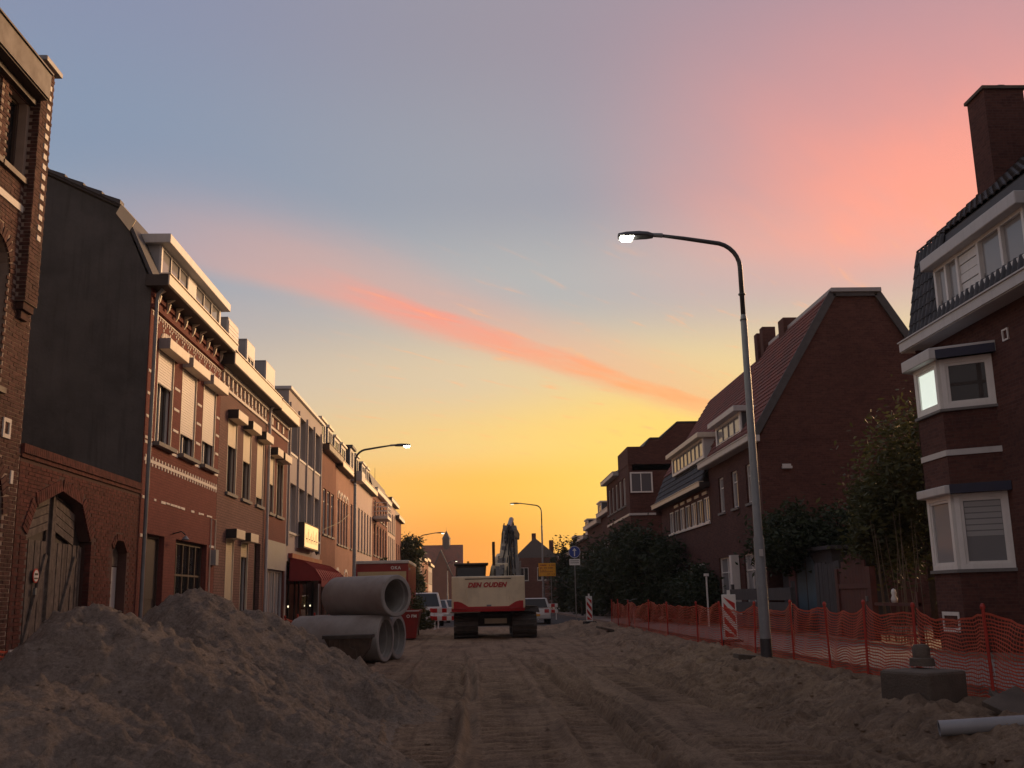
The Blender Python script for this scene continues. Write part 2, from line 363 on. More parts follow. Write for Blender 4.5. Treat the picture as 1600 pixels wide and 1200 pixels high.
# sand and earth
def sandmat(name, c1, c2, road=False):
    m, t, b = newmat(name); g = nd(t, 'ShaderNodeNewGeometry').outputs['Position']
    f1 = noise(t, g, .55, 6, .6); f2 = noise(t, g, 4, 6, .65); f3 = noise(t, g, 40, 5, .7); f4 = noise(t, g, 150, 3, .7)
    cc = mixc(t, rmap(t, f1, .35, .65), c1, c2)
    cc = mixc(t, rmap(t, f2, .42, .68, 0, .6), cc, tuple(v*.55 for v in c1))
    cc = mixc(t, rmap(t, f3, .45, .75, 0, .5), cc, tuple(min(1, v*1.5) for v in c2))
    gr = noise(t, g, 22, 7, .78); cc = mixc(t, rmap(t, gr, .50, .66, 0, .62), cc, tuple(v*.38 for v in c1)); cc = mixc(t, rmap(t, gr, .46, .34, 0, .5), cc, tuple(min(1, v*1.45) for v in c2))
    if road:
        mp = nd(t, 'ShaderNodeMapping'); mp.inputs[3].default_value = (.9, 7.5, 1); t.links.new(g, mp.inputs[0]); st1 = noise(t, mp.outputs[0], 1.0, 5, .6, .4)
        mp = nd(t, 'ShaderNodeMapping'); mp.inputs[3].default_value = (3.2, .18, 1); t.links.new(g, mp.inputs[0]); st2 = noise(t, mp.outputs[0], 1.0, 4, .6, .3)
        cc = mixc(t, rmap(t, st2, .48, .66, 0, .75), cc, (.16, .112, .08)); cc = mixc(t, rmap(t, st1, .5, .68, 0, .7), cc, (.52, .38, .255))  # dry and damp streaks; pale cross ones paint in the light on track ridges
        cc = mixc(t, rmap(t, noise(t, g, .9, 4), .5, .7, 0, .6), cc, (.20, .148, .115))
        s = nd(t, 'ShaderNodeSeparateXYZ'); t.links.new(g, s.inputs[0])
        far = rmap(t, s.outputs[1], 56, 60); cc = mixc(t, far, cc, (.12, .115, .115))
    t.links.new(cc, b.inputs['Base Color']); b.inputs['Roughness'].default_value = .95; b.inputs['Specular IOR Level'].default_value = .15
    a = nd(t, 'ShaderNodeMath', operation='MULTIPLY_ADD'); t.links.new(f2, a.inputs[0]); a.inputs[1].default_value = 1.2
    a2 = nd(t, 'ShaderNodeMath', operation='MULTIPLY_ADD'); t.links.new(f3, a2.inputs[0]); a2.inputs[1].default_value = .5
    t.links.new(f4, a2.inputs[2]); 
    a3 = nd(t, 'ShaderNodeMath', operation='MULTIPLY'); t.links.new(a2.outputs[0], a3.inputs[0]); a3.inputs[1].default_value = .6
    t.links.new(a3.outputs[0], a.inputs[2]); bump(t, b, a.outputs[0], 1.0, .07)
    return m
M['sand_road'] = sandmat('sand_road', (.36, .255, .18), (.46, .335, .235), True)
M['sand_heap'] = sandmat('sand_heap', (.32, .258, .21), (.39, .32, .26))

# ------------------------------------------------------------------ ground
def gz(x, y):
    x = np.asarray(x, float); y = np.asarray(y, float)
    near = sstep(62, 52, y)*sstep(-12, -7, x) if False else (1-sstep(52, 62, y))
    z = fbm(x*.5, y*.35, 4)*.06+fbm(x*2.3, y*2.3, 4, .65)*.035
    wob = (vnoise(y*.06+5, y*0+3)-.5)*.5
    def lane(c, w, ph, per=.2, amp=.05):
        e = np.abs(x-c-wob); inside = 1-sstep(w*.42, w*.5, e)
        rid = np.abs(((y+.03*np.sin(x*4+ph)+.03*fbm(x*2, y*1.2, 2)+ph) / per) % 1-.5)*2
        patch = .3+.7*sstep(-.3, .12, fbm(x*.8+ph*9, y*.25+ph*5, 2))
        edge = np.exp(-((e-w*.53)/.05)**2)*.07
        rid = np.clip((rid-.42)*3.2, 0, 1); rid = rid*(.75+.25*vnoise(x*7+ph*3, y*9))
        return inside*patch*(rid*amp*.95-amp*.35-.03)+edge*sstep(-.3, .1, fbm(y*.3+ph, y*0+c, 2))
    lanes = lane(-.75, 1.05, .3, .25, .085)+lane(1.55, 1.0, 1.7, .26, .085)+lane(.45, .9, 2.9, .24, .08)+lane(3.0, 1.2, 4.1, .27, .07)
    lanes = lanes+lane(-1.9, 1.0, 5.2, .23, .08)*.9+lane(3.9, .8, 7.7, .2, .06)
    def rut(c, w, h, y0, y1, ph):
        e = x-c-.05*np.sin(y*.9+ph)-.03*fbm(y*1.3, y*0+ph, 2); m_ = sstep(y0-1, y0+1, y)*(1-sstep(y1-2, y1+2, y))
        return m_*(np.exp(-(e/w)**2)*h-np.exp(-((np.abs(e)-w*2.1)/w)**2)*h*.8)
    s_ = (27-y)/17
    lanes = lanes+rut(1.42+.38*s_, .045, .085, 4, 28, 1.)+rut(1.75+.42*s_, .035, .04, 4, 24, 2.)+rut(-.22, .05, .07, 12, 29, 3.)+rut(-1.25+.1*s_, .05, .06, 4, 22, 4.)+rut(3.2+.35*s_, .05, .06, 4, 24, 5.)
    z = z+lanes*(1-sstep(24, 36, y))
    bx = x+.55*fbm(y*.4, y*0+9, 3)
    bank = sstep(3.7, 5.3, bx)
    z = z+bank*.27+sstep(3.2, 4.4, bx)*(1-sstep(5.7, 6.1, x))*(fbm(x*1.5, y*1.2, 5, .65)*.30+fbm(x*6, y*6, 3, .7)*.07)
    z = z*near
    z = np.where(x > 6.2, .27-.02+(z-.27)*.1, z)*1.0
    l = sstep(-5.2, -5.9, x) if False else np.clip((-5.2-x)/.6, 0, 1)
    return z*(1-l)+.05*l
def gzf(x, y): return float(gz(x, y))
xs = np.concatenate([[-300,-120,-60,-30,-18,-12,-9,-7.5,-6.6], np.arange(-6.2,-3,.12), np.arange(-3,6.3,.042), np.arange(6.4,9,.3), [9.5,12,18,30,60,120,300]])
ys = [-200,-100,-40,-15,-6,-2,1,3,5,6,7]
y = 7.
while y < 62: y += max(.014, .0017*y) if y < 22 else .0034*y; ys.append(y)
ys = np.array(ys+[64,70,80,95,120,150,200,300,450])
gx, gy = np.meshgrid(xs, ys); gzv = gz(gx, gy)
def gridmesh(name, X, Y, Z, m, keep=None):
    h, w = X.shape; me = bpy.data.meshes.new(name); co = np.stack([X, Y, Z], -1).reshape(-1, 3)
    i = np.arange(h*w).reshape(h, w); q = np.stack([i[:-1,:-1], i[:-1,1:], i[1:,1:], i[1:,:-1]], -1).reshape(-1, 4)
    if keep is not None: q = q[keep.reshape(-1)]
    me.vertices.add(len(co)); me.vertices.foreach_set('co', co.ravel())
    me.loops.add(q.size); me.loops.foreach_set('vertex_index', q.ravel().astype(np.int32))
    me.polygons.add(len(q)); me.polygons.foreach_set('loop_start', np.arange(0, q.size, 4, dtype=np.int32))
    me.update(calc_edges=True); me.validate(); me.shade_smooth(); me.materials.append(m)
    o = bpy.data.objects.new(name, me); col.objects.link(o); return o
tag(gridmesh('ground', gx, gy, gzv, M['sand_road']), kind='structure')
o = MB().box(-7.4, -6.0, -4, 150, -.1, .13).build('pavement', M['paving']); tag(o, kind='structure')
o = MB().box(6.35, 8.9, -4, 150, -.1, .34).build('pavement', M['paving']); tag(o, kind='structure')
o = MB().box(8.95, 30, -4, 150, -.1, .40).build('garden_ground', M['sand_heap']); tag(o, kind='structure')
# sand heap
hx = np.arange(-6.3, .4, .034); hy = np.arange(5.5, 20.5, .038); HX, HY = np.meshgrid(hx, hy)
def cone(cx, cy, h, r, k=1.0, kl=1.25):
    a = np.arctan2(HY-cy, HX-cx); rr = r*(1+.10*np.sin(2*a+cx)+.07*np.sin(5*a+cy)+.05*fbm(np.cos(a)*3+cx, np.sin(a)*3+cy, 3))
    d = np.hypot((HX-cx)*np.where(HX < cx, kl, k), HY-cy)/rr
    return h+.22-np.sqrt((h*d)**2+.05)
hs = [cone(-3.85, 10.6, 1.56, 2.75, .95, 1.35), cone(-3.7, 8.4, .95, 2.4), cone(-3.95, 14.6, 1.74, 2.75), cone(-3.75, 17.3, 1.42, 2.5), cone(-3.8, 12.6, 1.22, 2.3), cone(-3.3, 15.6, 1.48, 2.3)]
Hh = np.full_like(HX, -.5)
for q in hs: Hh = np.logaddexp(Hh*34, q*34)/34
slope = fbm(HX*.9, HY*.9, 4)*.12+fbm(HX*3.2, HY*3.2, 4, .6)*.07
rill = np.abs(fbm(HX*.9+HY*3.4, HY*.5-HX*.3, 3))*-.22*sstep(-3.6, -2.4, HX)
rid = (.5-np.abs(fbm(HX*.55+HY*.35+3, HY*.8-HX*.5, 3)))*.16
Hh = Hh+(slope+rill+rid-.06)*sstep(.0, .35, Hh)+(fbm(HX*5, HY*5, 3, .7)*.05+fbm(HX*13, HY*13, 2, .8)*.045)*sstep(0, .15, Hh)-.04
Hh = Hh+np.maximum(0, fbm(HX*7+9, HY*7, 2)-.30)*.16*sstep(.1, .4, Hh)
Hh = Hh-.5*sstep(-4.25, -5.1, HX)*sstep(-.1, .4, Hh)
keep = (Hh > -.14); kq = keep[:-1,:-1] | keep[1:,1:] | keep[:-1,1:] | keep[1:,:-1]
HZ = Hh
heap = gridmesh('sand_heap', HX, HY, HZ, M['sand_heap'], kq)
tag(heap, 'tall heap of grey brown sand with two rounded tops beside the sandy road', 'sand heap')
# lumps that rolled down the heap
cl = MB(); iy = rng.integers(2, HX.shape[0]-2, 9000); ix = rng.integers(2, HX.shape[1]-2, 9000)
for a, b in zip(iy, ix):
    if Hh[a, b] < .03 or len(cl.f) > 44000: continue
    s = .006+.02*random.random()**3; x, yy, z = HX[a, b], HY[a, b], Hh[a, b]-s*.1; n0 = len(cl.v)
    cl.v += [(x+p*s*random.uniform(.6,1.4), yy+q*s*random.uniform(.6,1.4), z+r_*s*random.uniform(.6,1.2)) for p, q, r_ in ((1,0,0),(-1,0,0),(0,1,0),(0,-1,0),(0,0,.8),(0,0,-.8))]
    cl.f += [tuple(n0+i for i in t) for t in ((0,2,4),(2,1,4),(1,3,4),(3,0,4),(2,0,5),(1,2,5),(3,1,5),(0,3,5))]
o = cl.build('sand_lumps', M['sand_heap'], heap, kind='stuff')
# crumbled clods scattered on the bank
cl = MB()
for k in range(2600):
    x = random.uniform(-2.2, 5.9) if random.random() < .3 else random.gauss(4.7, .7); yy = 8+26*random.random()**1.6; s = .008+.035*random.random()**4
    if x > 6.0 or x < -2.2: continue
    z = gzf(x, yy); n0 = len(cl.v)
    vv = [(1,0,0),(-1,0,0),(0,1,0),(0,-1,0),(0,0,.8),(0,0,-.8)]
    cl.v += [(x+a*s*random.uniform(.6,1.4), yy+b*s*random.uniform(.6,1.4), z+c*s*random.uniform(.6,1.2)) for a, b, c in vv]
    cl.f += [tuple(n0+i for i in t) for t in ((0,2,4),(2,1,4),(1,3,4),(3,0,4),(2,0,5),(1,2,5),(3,1,5),(0,3,5))]
o = cl.build('earth_clods', M['sand_road'], kind='stuff'); tag(o, 'crumbled clods of earth scattered over the sandy road and bank', 'earth')

# ------------------------------------------------------------------ building kit
def facade(F, root, m, u0, u1, z0, z1, holes, rev=.22, depth=8, name='wall', sides=True, d=0):
    mb = MB(); us = sorted({u0, u1, *[v for h in holes for v in (h[0], h[1])]}); zs = sorted({z0, z1, *[v for h in holes for v in (h[2], h[3])]})
    for a, b in zip(us, us[1:]):
        for c, e in zip(zs, zs[1:]):
            um, zm = (a+b)/2, (c+e)/2
            if any(h[0] < um < h[1] and h[2] < zm < h[3] for h in holes): continue
            mb.poly([F.P(a,d,c), F.P(b,d,c), F.P(b,d,e), F.P(a,d,e)])
    for h in holes:
        a, b, c, e = h[:4]; P = F.P; r = d-rev
        for q in ([(a,c),(a,e)], [(b,c),(b,e)], [(a,c),(b,c)], [(a,e),(b,e)]):
            mb.poly([P(q[0][0],d,q[0][1]), P(q[1][0],d,q[1][1]), P(q[1][0],r,q[1][1]), P(q[0][0],r,q[0][1])])
        mb.poly([P(a,r,c), P(b,r,c), P(b,r,e), P(a,r,e)])
    if sides:
        P = F.P
        for u in (u0, u1): mb.poly([P(u,d,z0), P(u,d-depth,z0), P(u,d-depth,z1), P(u,d,z1)])
        mb.poly([P(u0,d-depth,z0), P(u1,d-depth,z0), P(u1,d-depth,z1), P(u0,d-depth,z1)])
        mb.poly([P(u0,d,z1), P(u1,d,z1), P(u1,d-depth,z1), P(u0,d-depth,z1)])
    return mb.build(name, m, root, recalc=False)
def window(F, root, u0, u1, z0, z1, fm='white_paint', rec=.13, fr=.06, mull=(), trans=(), sill='sill', shut=0, sbox=None, glass='glass', sm='shutter', name='window', d=0, proud=.07, side=0):
    w = MB(); e = d-rec; B = lambda *a: F.box(w, *a)
    B(u0, u0+fr, e, e+.07, z0, z1); B(u1-fr, u1, e, e+.07, z0, z1); B(u0+fr, u1-fr, e, e+.07, z0, z0+fr); B(u0+fr, u1-fr, e, e+.07, z1-fr, z1)
    ul = [u0+fr]+[u0+(u1-u0)*q for q in mull]+[u1-fr]; zl = [z0+fr]+[z0+(z1-z0)*q for q in trans]+[z1-fr]
    for q in ul[1:-1]: B(q-.025, q+.025, e+.004, e+.062, z0+fr, z1-fr)
    for q in zl[1:-1]:
        for a, b in zip(ul, ul[1:]): B(a+.025*(a > ul[0]), b-.025*(b < ul[-1]), e+.006, e+.058, q-.022, q+.022)
    o = w.build(name, M[fm], root)
    gl = glass if isinstance(glass, (list, tuple)) else [glass]; k = 0
    for a, b in zip(ul, ul[1:]):
        for c, f in zip(zl, zl[1:]):
            part(F, 'pane', M[gl[k % len(gl)]], o, (a, b, e+.02, e+.03, c, f)); k += 1
    if sill: part(F, 'sill', M[sill], o, (u0-.08, u1+.08, d-rec+.071, d+proud, z0-.09, z0-.004))
    if shut:
        s = MB(); zz = z1-(z1-z0)*shut; z = z1
        while z > zz+.01:
            q = max(z-.062, zz); F.box(s, u0+.03, u1-.03, d-.05, d-.028, q+.008, z); F.box(s, u0+.03, u1-.03, d-.052, d-.04, q, q+.008); z = q
        s.build('roller_shutter', M[sm], o)
        part(F, 'shutter_rail', M['cream_paint'], o, (u0, u0+.035, d-.055, d+.006, z0, z1)); part(F, 'shutter_rail', M['cream_paint'], o, (u1-.035, u1, d-.055, d+.006, z0, z1))
    if sbox:
        b0, b1, h, dep = sbox; part(F, 'shutter_box', M['cream_paint' if sm == 'shutter' else 'cream_paint'], o, (b0, b1, d+.004, d+dep, z1-.02, z1-.02+h), bevel=.012)
        part(F, 'box_end_shade', M['grey_paint' if sm == 'shutter' else 'black_metal'], o, (b0-.012, b0, d+.004, d+dep, z1-.02, z1-.02+h))  # thin dark plate paints the shade on the box's near end
    return o
def door(F, root, u0, u1, z0, z1, m='dark_wood', rec=.16, panels=2, fm='brown_wood'):
    w = MB(); F.box(w, u0, u0+.06, -rec, -rec+.08, z0, z1); F.box(w, u1-.06, u1, -rec, -rec+.08, z0, z1); F.box(w, u0+.06, u1-.06, -rec, -rec+.08, z1-.06, z1)
    o = w.build('door', M[fm], root); b = MB(); F.box(b, u0+.06, u1-.06, -rec, -rec+.04, z0, z1-.06)
    H = z1-.06-z0
    for k in range(panels): F.box(b, u0+.16, u1-.16, -rec+.04, -rec+.055, z0+.12+k*H/panels, z0+(k+1)*H/panels-.06)
    b.build('door_leaf', M[m], o); hb = MB(); F.box(hb, u0+.10, u0+.13, -rec+.056, -rec+.1, z0+1.0, z0+1.18); hb.build('handle', M['zinc'], o); return o
def roofprof(F, root, m, u0, u1, prof, th=.07, name='roof', ends=True, kind=None):
    mb = MB()
    for (d0, z0), (d1, z1) in zip(prof, prof[1:]):
        n = Vector((z1-z0, 0, d0-d1)); L = math.hypot(z1-z0, d1-d0); nd_, nz_ = (z1-z0)/L*-1, (d1-d0)/L*1
        if nz_ < 0: nd_, nz_ = -nd_, -nz_
        P = F.P; a, b = [(u, P) for u in (u0, u1)]
        mb.hexa([P(u0,d0,z0), P(u1,d0,z0), P(u1,d1,z1), P(u0,d1,z1), P(u0,d0+nd_*th,z0+nz_*th), P(u1,d0+nd_*th,z0+nz_*th), P(u1,d1+nd_*th,z1+nz_*th), P(u0,d1+nd_*th,z1+nz_*th)])
    return mb.build(name, m, root)
def gableside(F, root, m, u, prof, zb=0., th=.02, name='gable_wall'):
    pts = [F.P(u, d, z) for d, z in prof]; pts = [F.P(u, prof[0][0], zb)]+pts+[F.P(u, prof[-1][0], zb)]
    return MB().prism(pts, F.u*th).build(name, m, root)
def courses(F, root, m, u0, u1, d0, z0, d1, z1, n, name='tile_courses', step=.03, cw=.23, th=.02):
    """tiled slope: overlapping courses with a wavy lower edge"""
    mb = MB(); L = math.hypot(d1-d0, z1-z0); td, tz = (d1-d0)/L, (z1-z0)/L; nd_, nz_ = -tz, td
    if nz_ < 0: nd_, nz_ = -nd_, -nz_
    nc = max(2, int((u1-u0)/cw)); cw = (u1-u0)/nc; prf = ((0,0),(.22,.032),(.5,.04),(.78,.03),(.9,-.004))
    for k in range(n):
        a, b = L*k/n-.015, L*(k+1)/n+.02
        line = []
        for c in range(nc):
            for fu, h in prf: line.append((u0+(c+fu)*cw, h))
        line.append((u1, 0)); base = len(mb.v)
        for u, h in line:
            lo = h+step+th; hi = h+.01
            for s_, hh in ((a, lo-th-.01), (a, lo), (b, hi)): mb.v.append(tuple(F.P(u, d0+td*s_+nd_*hh, z0+tz*s_+nz_*hh)))
        for i in range(len(line)-1):
            q = base+i*3; mb.f += [(q, q+3, q+4, q+1), (q+1, q+4, q+5, q+2)]
    return mb.build(name, m, root, kind='stuff', recalc=False)
def gutter(F, root, u0, u1, d0, d1, z0, z1, m='cream_paint', name='cornice'):
    o = part(F, name, M['dark_wood' if m == 'cream_paint' else m], root, (u0, u1, d0, d1-.03, z0, z1-.03))
    part(F, 'fascia', M[m], o, (u0, u1, d1-.029, d1, z0+.02, z1-.03)); part(F, 'capping', M[m], o, (u0-.02, u1+.02, d1-.2, d1+.03, z1-.028, z1)); return o
def dormer(F, root, u0, u1, z0, z1, df, db, cheek='grey_paint', front='grey_light', fascia='grey_light', wins=(), rh=.16, over=.16, glass='glass_curtain', boards=False):
    o = part(F, 'dormer', M[cheek], root, (u0, u1, db, df-.03, z0, z1))
    fb = MB(); holes = [w for w in wins]; us = sorted({u0, u1, *[v for h in holes for v in h[:2]]}); zs = sorted({z0, z1, *[v for h in holes for v in h[2:4]]})
    for a, b in zip(us, us[1:]):
        for c, e in zip(zs, zs[1:]):
            if any(h[0] < (a+b)/2 < h[1] and h[2] < (c+e)/2 < h[3] for h in holes): continue
            F.box(fb, a, b, df-.028, df+.03, c, e)
    fo = fb.build('dormer_front', M[front], o)
    if boards:
        k = z0+.1; bo = MB()
        while k < z1-.1: F.box(bo, u0+.02, u1-.02, df+.031, df+.045, k, k+.1); k += .115
        bo.build('weatherboards', M[front], o) if not wins else None
    part(F, 'dormer_roof', M[fascia], o, (u0-over*.6, u1+over*.6, db-.3, df+over, z1, z1+rh), bevel=.015)
    for w in wins:
        a, b, c, e = w[:4]; n = w[4] if len(w) > 4 else 1; fm = MB()
        for k in range(n+1): q = a+(b-a)*k/n; F.box(fm, max(a, q-.03), min(b, q+.03), df-.02, df+.02, c, e)
        F.box(fm, a, b, df-.019, df+.019, c, c+.045); F.box(fm, a, b, df-.019, df+.019, e-.045, e)
        fm.build('window_frame', M['grey_paint'], o)
        part(F, 'pane', M[glass], o, (a+.005, b-.005, df-.025, df-.012, c+.005, e-.005))
    return o
def arc(u0, u1, zs, rise, n=10):
    c = (u0+u1)/2; r = (u1-u0)/2; return [(c-r*math.cos(math.pi*k/n), zs+rise*math.sin(math.pi*k/n)) for k in range(n+1)]
def spandrel(F, mb, crv, zt, d0, d1):
    for (a, za), (b, zb) in zip(crv, crv[1:]):
        if zt-min(za, zb) > .005: F.pris(mb, [(a, za), (b, zb), (b, zt), (a, zt)], d0, d1)
def archring(F, root, crv, w, d0, d1, m, n=None, name='arch', gap=.012):
    """voussoirs along a curve; each a wedge"""
    mb = MB(); pts = []
    for (a, za), (b, zb) in zip(crv, crv[1:]):
        k = max(1, int(math.hypot(b-a, zb-za)/.075))
        pts += [(a+(b-a)*i/k, za+(zb-za)*i/k) for i in range(k)]
    pts.append(crv[-1]); cu = sum(p[0] for p in pts)/len(pts); cz = min(p[1] for p in pts)
    for (a, za), (b, zb) in zip(pts, pts[1:]):
        tx, tz = b-a, zb-za; L = math.hypot(tx, tz) or 1; nx, nz = -tz/L, tx/L
        g = gap/L/2; a2, za2, b2, zb2 = a+tx*g, za+tz*g, b-tx*g, zb-tz*g
        F.pris(mb, [(a2, za2), (b2, zb2), (b2+nx*w, zb2+nz*w), (a2+nx*w, za2+nz*w)], d0, d1)
    return mb.build(name, m, root)
def inpoly(u, z, poly):
    r = False; j = len(poly)-1
    for i in range(len(poly)):
        (a, b), (c, e) = poly[i], poly[j]
        if (b > z) != (e > z) and u < (c-a)*(z-b)/(e-b)+a: r = not r
        j = i
    return r
def brickwork(F, root, m, u0, u1, z0, z1, hole, singles, score, bw=.21, bh=.052, j=.0105):
    """every brick laid: the ones that show largest are objects, the rest one part"""
    L = []; row = 0; z = z0
    while z+bh <= z1+.001:
        u = u0-(.11 if row % 2 else 0)
        while u < u1:
            a, b = max(u, u0), min(u+bw, u1)
            if b-a > .05 and not hole((a+b)/2, z+bh/2): L.append((a, b, z))
            u += bw+j
        z += bh+j; row += 1
    full = [q for q in L if q[1]-q[0] > bw-.001]; full.sort(key=score); sing = set(full[:singles])
    one = MB().hexa([F.P(0,-.02,0)-F.o, F.P(bw,-.02,0)-F.o, F.P(bw,0,0)-F.o, F.P(0,0,0)-F.o, F.P(0,-.02,bh)-F.o, F.P(bw,-.02,bh)-F.o, F.P(bw,0,bh)-F.o, F.P(0,0,bh)-F.o])
    proto = None; rest = MB()
    for q in L:
        a, b, z = q; d = random.uniform(.004, .011)
        if q in sing:
            loc = F.P(a, d, z)
            if proto is None:
                me = bpy.data.meshes.new('brick'); me.from_pydata([tuple(v) for v in one.v], [], one.f); bm = bmesh.new(); bm.from_mesh(me); bmesh.ops.recalc_face_normals(bm, faces=bm.faces); bm.to_mesh(me); bm.free()
                me.materials.append(m); proto = bpy.data.objects.new('brick', me); col.objects.link(proto); proto.parent = root; proto.location = loc-wloc(root)
            else: dupe(proto, loc, root)
        else:
            n = len(rest.v); P = F.P
            rest.v += [tuple(p) for p in (P(a,-.015,z),P(b,-.015,z),P(b,-.015,z+bh),P(a,-.015,z+bh),P(a,d,z),P(b,d,z),P(b,d,z+bh),P(a,d,z+bh))]
            rest.f += [(n+4,n+5,n+6,n+7),(n,n+1,n+5,n+4),(n+1,n+2,n+6,n+5),(n+2,n+3,n+7,n+6),(n+3,n,n+4,n+7)]
    if rest.f: rest.build('brick_courses', m, root, kind='stuff')
def downpipe(F, root, u, z0, z1, d=.09, m='zinc', r=.045):
    mb = MB(); mb.tube([F.P(u,d+.12,z1+.12), F.P(u,d+.02,z1), F.P(u,d,z1-.15), F.P(u,d,z0)], r, 8)
    return mb.build('downpipe', M[m], root, smooth=RAD(50))
def textmesh(s, size, m, parent, mtx, name='lettering', shear=0, ext=.004, bold=.0, sp=1.0):
    c = bpy.data.curves.new(name, 'FONT'); c.body = s; c.size = size; c.extrude = ext; c.shear = shear; c.offset = bold; c.align_x = 'CENTER'; c.space_character = sp; c.resolution_u = 3
    t = bpy.data.objects.new(name, c); col.objects.link(t); dg = bpy.context.evaluated_depsgraph_get()
    me = bpy.data.meshes.new_from_object(t.evaluated_get(dg)); bpy.data.objects.remove(t); me.transform(Matrix.Translation(-wloc(parent)) @ mtx); me.materials.clear(); me.materials.append(m)
    o = bpy.data.objects.new(name, me); col.objects.link(o); o.parent = parent; return o
def facing(F, u, d, z):                                 # text laid on a facade, reading along it
    p = F.P(u, d, z); x = F.u if F.u.cross(Vector((0,0,1))).dot(F.n) > 0 else -F.u
    return Matrix.Translation(p) @ Matrix((x, Vector((0,0,1)), F.n)).transposed().to_4x4()

FL = FR((-7, 0), (0, 1), (1, 0))
FRt = FR((9.5, 0), (0, 1), (-1, 0))

# ------------------------------------------------------------------ left: brick house with chimney pilaster
t = thing('brick_house', 'dark brick house with pale mortar and a chimney pilaster with white blocks', 'house', (-7, 11, 0))
holes = [(14.0, 15.05, 4.75, 7.0), (13.5, 14.35, 8.1, 9.35), (14.55, 15.2, 8.1, 9.35), (13.7, 15.45, .13, 3.75)]
facade(FL, t, M['mortar_light'], 13.0, 15.9, 0, 9.45, holes, .3, 9); hn = [(10.6, 11.8, 4.75, 6.9), (7.4, 8.6, 4.75, 6.9), (10.6, 11.8, 8.1, 9.35), (7.4, 8.6, 8.1, 9.35), (10.2, 12.2, .9, 3.4), (7.2, 8.4, .13, 3.2)]
facade(FL, t, M['brickL'], 5, 12.99, 0, 9.45, hn, .3, 9, name='side_wall')
for h_ in hn[:5]: window(FL, t, *h_, 'brown_wood', .2, mull=(.5,), trans=(.7,), sill='brown_wood')
door(FL, t, *hn[5])
c1 = arc(14.0, 15.05, 6.5, .5); c2 = arc(13.7, 15.45, 2.9, .85)
mb = MB(); spandrel(FL, mb, c1, 7.0, -.25, -.002); spandrel(FL, mb, c2, 3.75, -.25, -.002); mb.build('arch_fill', M['mortar_light'], t)
p1 = [(14.0, 4.75)]+[(u, z+.0) for u, z in arc(13.8, 15.25, 6.5, .68)]+[(15.05, 4.75)]; p2 = [(13.7, 0)]+arc(13.5, 15.65, 2.9, 1.06)+[(15.45, 0)]
p1 = [(14.0, 4.75), (14.0, 6.5)]+arc(13.82, 15.23, 6.5, .7)+[(15.05, 6.5), (15.05, 4.75)]; p2 = [(13.7, 0), (13.7, 2.9)]+arc(13.5, 15.65, 2.9, 1.06)+[(15.45, 2.9), (15.45, 0)]
def h0(u, z): return (13.5 < u < 14.35 and 8.1 < z < 9.35) or (14.55 < u < 15.2 and 8.1 < z < 9.35) or inpoly(u, z, p1) or inpoly(u, z, p2) or (15.3 < u < 15.75 and z > 6.15)
brickwork(FL, t, M['brick_dark'], 13.0, 15.9, .15, 9.4, h0, 290, lambda q: abs(q[2]-4.6)+(0 if q[0] > 14.5 else 9))
archring(FL, t, c1, .19, -.02, .02, M['brick_dark']); archring(FL, t, c2, .21, -.02, .02, M['brick_dark'])
for (a, b, c, e) in ((13.5, 14.35, 8.1, 9.35), (14.55, 15.2, 8.1, 9.35)): window(FL, t, a, b, c, e, 'brown_wood', .2, mull=(.5,), sill='brown_wood')
w = window(FL, t, 14.0, 15.05, 4.75, 6.5, 'brown_wood', .2, mull=(.5,), trans=(.7,), sill='brown_wood')
FL.pris(mb := MB(), [(14.0, 6.503)]+[q for q in arc(14.0, 15.05, 6.503, .49)][1:-1]+[(15.05, 6.503)], -.2, -.14); mb.build('fanlight', M['brown_wood'], t)
part(FL, 'shop_front', M['dark_wood'], t, (13.7, 15.45, -.25, -.2, .13, 3.75))
part(FL, 'stone_band', M['white_brick'], t, (12.5, 15.28, -.01, .03, 7.55, 7.66))
part(FL, 'white_frame', M['white_brick'], t, (15.22, 15.27, -.01, .03, 4.03, 4.33), (15.42, 15.47, -.01, .03, 4.03, 4.33), (15.27, 15.42, -.01, .03, 4.27, 4.33), (15.27, 15.42, -.01, .03, 4.03, 4.09))
part(FL, 'white_stone', M['white_brick'], t, (15.6, 15.68, -.01, .025, 3.38, 3.58))
part(FL, 'chimney_pilaster', M['mortar_light'], t, (15.3, 15.75, -.35, .15, 6.15, 10.12))
part(FL, 'corbel', M['brick_dark'], t, (15.34, 15.71, -.01, .12, 6.03, 6.15), (15.4, 15.65, -.01, .07, 5.9, 6.03))
brickwork(FR((-6.85, 0), (0,1), (1,0)), t, M['brick_dark'], 15.3, 15.75, 6.16, 10.1, lambda u, z: False, 0, lambda q: 0)
brickwork(FR((-6.85, 15.3), (-1,0), (0,-1)), t, M['brick_dark'], 0, .16, 6.16, 10.1, lambda u, z: False, 0, lambda q: 0)
brickwork(FR((-7, 15.9), (-1,0), (0,1)), t, M['brick_dark'], 0, 1.2, 4.1, 9.4, lambda u, z: False, 0, lambda q: 0)
qb = None
for k in range(16):
    z = 7.2+k*.172
    if qb is None: qb = part(FL, 'quoin_block', M['white_brick'], t, (15.52, 15.64, .14, .172, z, z+.085))
    else: dupe(qb, wloc(t)+Vector((0, 0, k*.172)), t)
part(FL, 'chimney_cap', M['grey_paint'], t, (15.2, 15.84, -.42, .25, 10.12, 10.21), bevel=.02)
gutter(FL, t, 5, 15.29, -.2, .3, 9.45, 9.92, 'cornice_brown')
part(FL, 'frieze', M['cornice_brown'], t, (5, 15.29, -.02, .1, 9.36, 9.45))
roofprof(FL, t, M['slate'], 5, 15.85, [(.0, 9.9), (-4.5, 12.4), (-9, 9.9)])

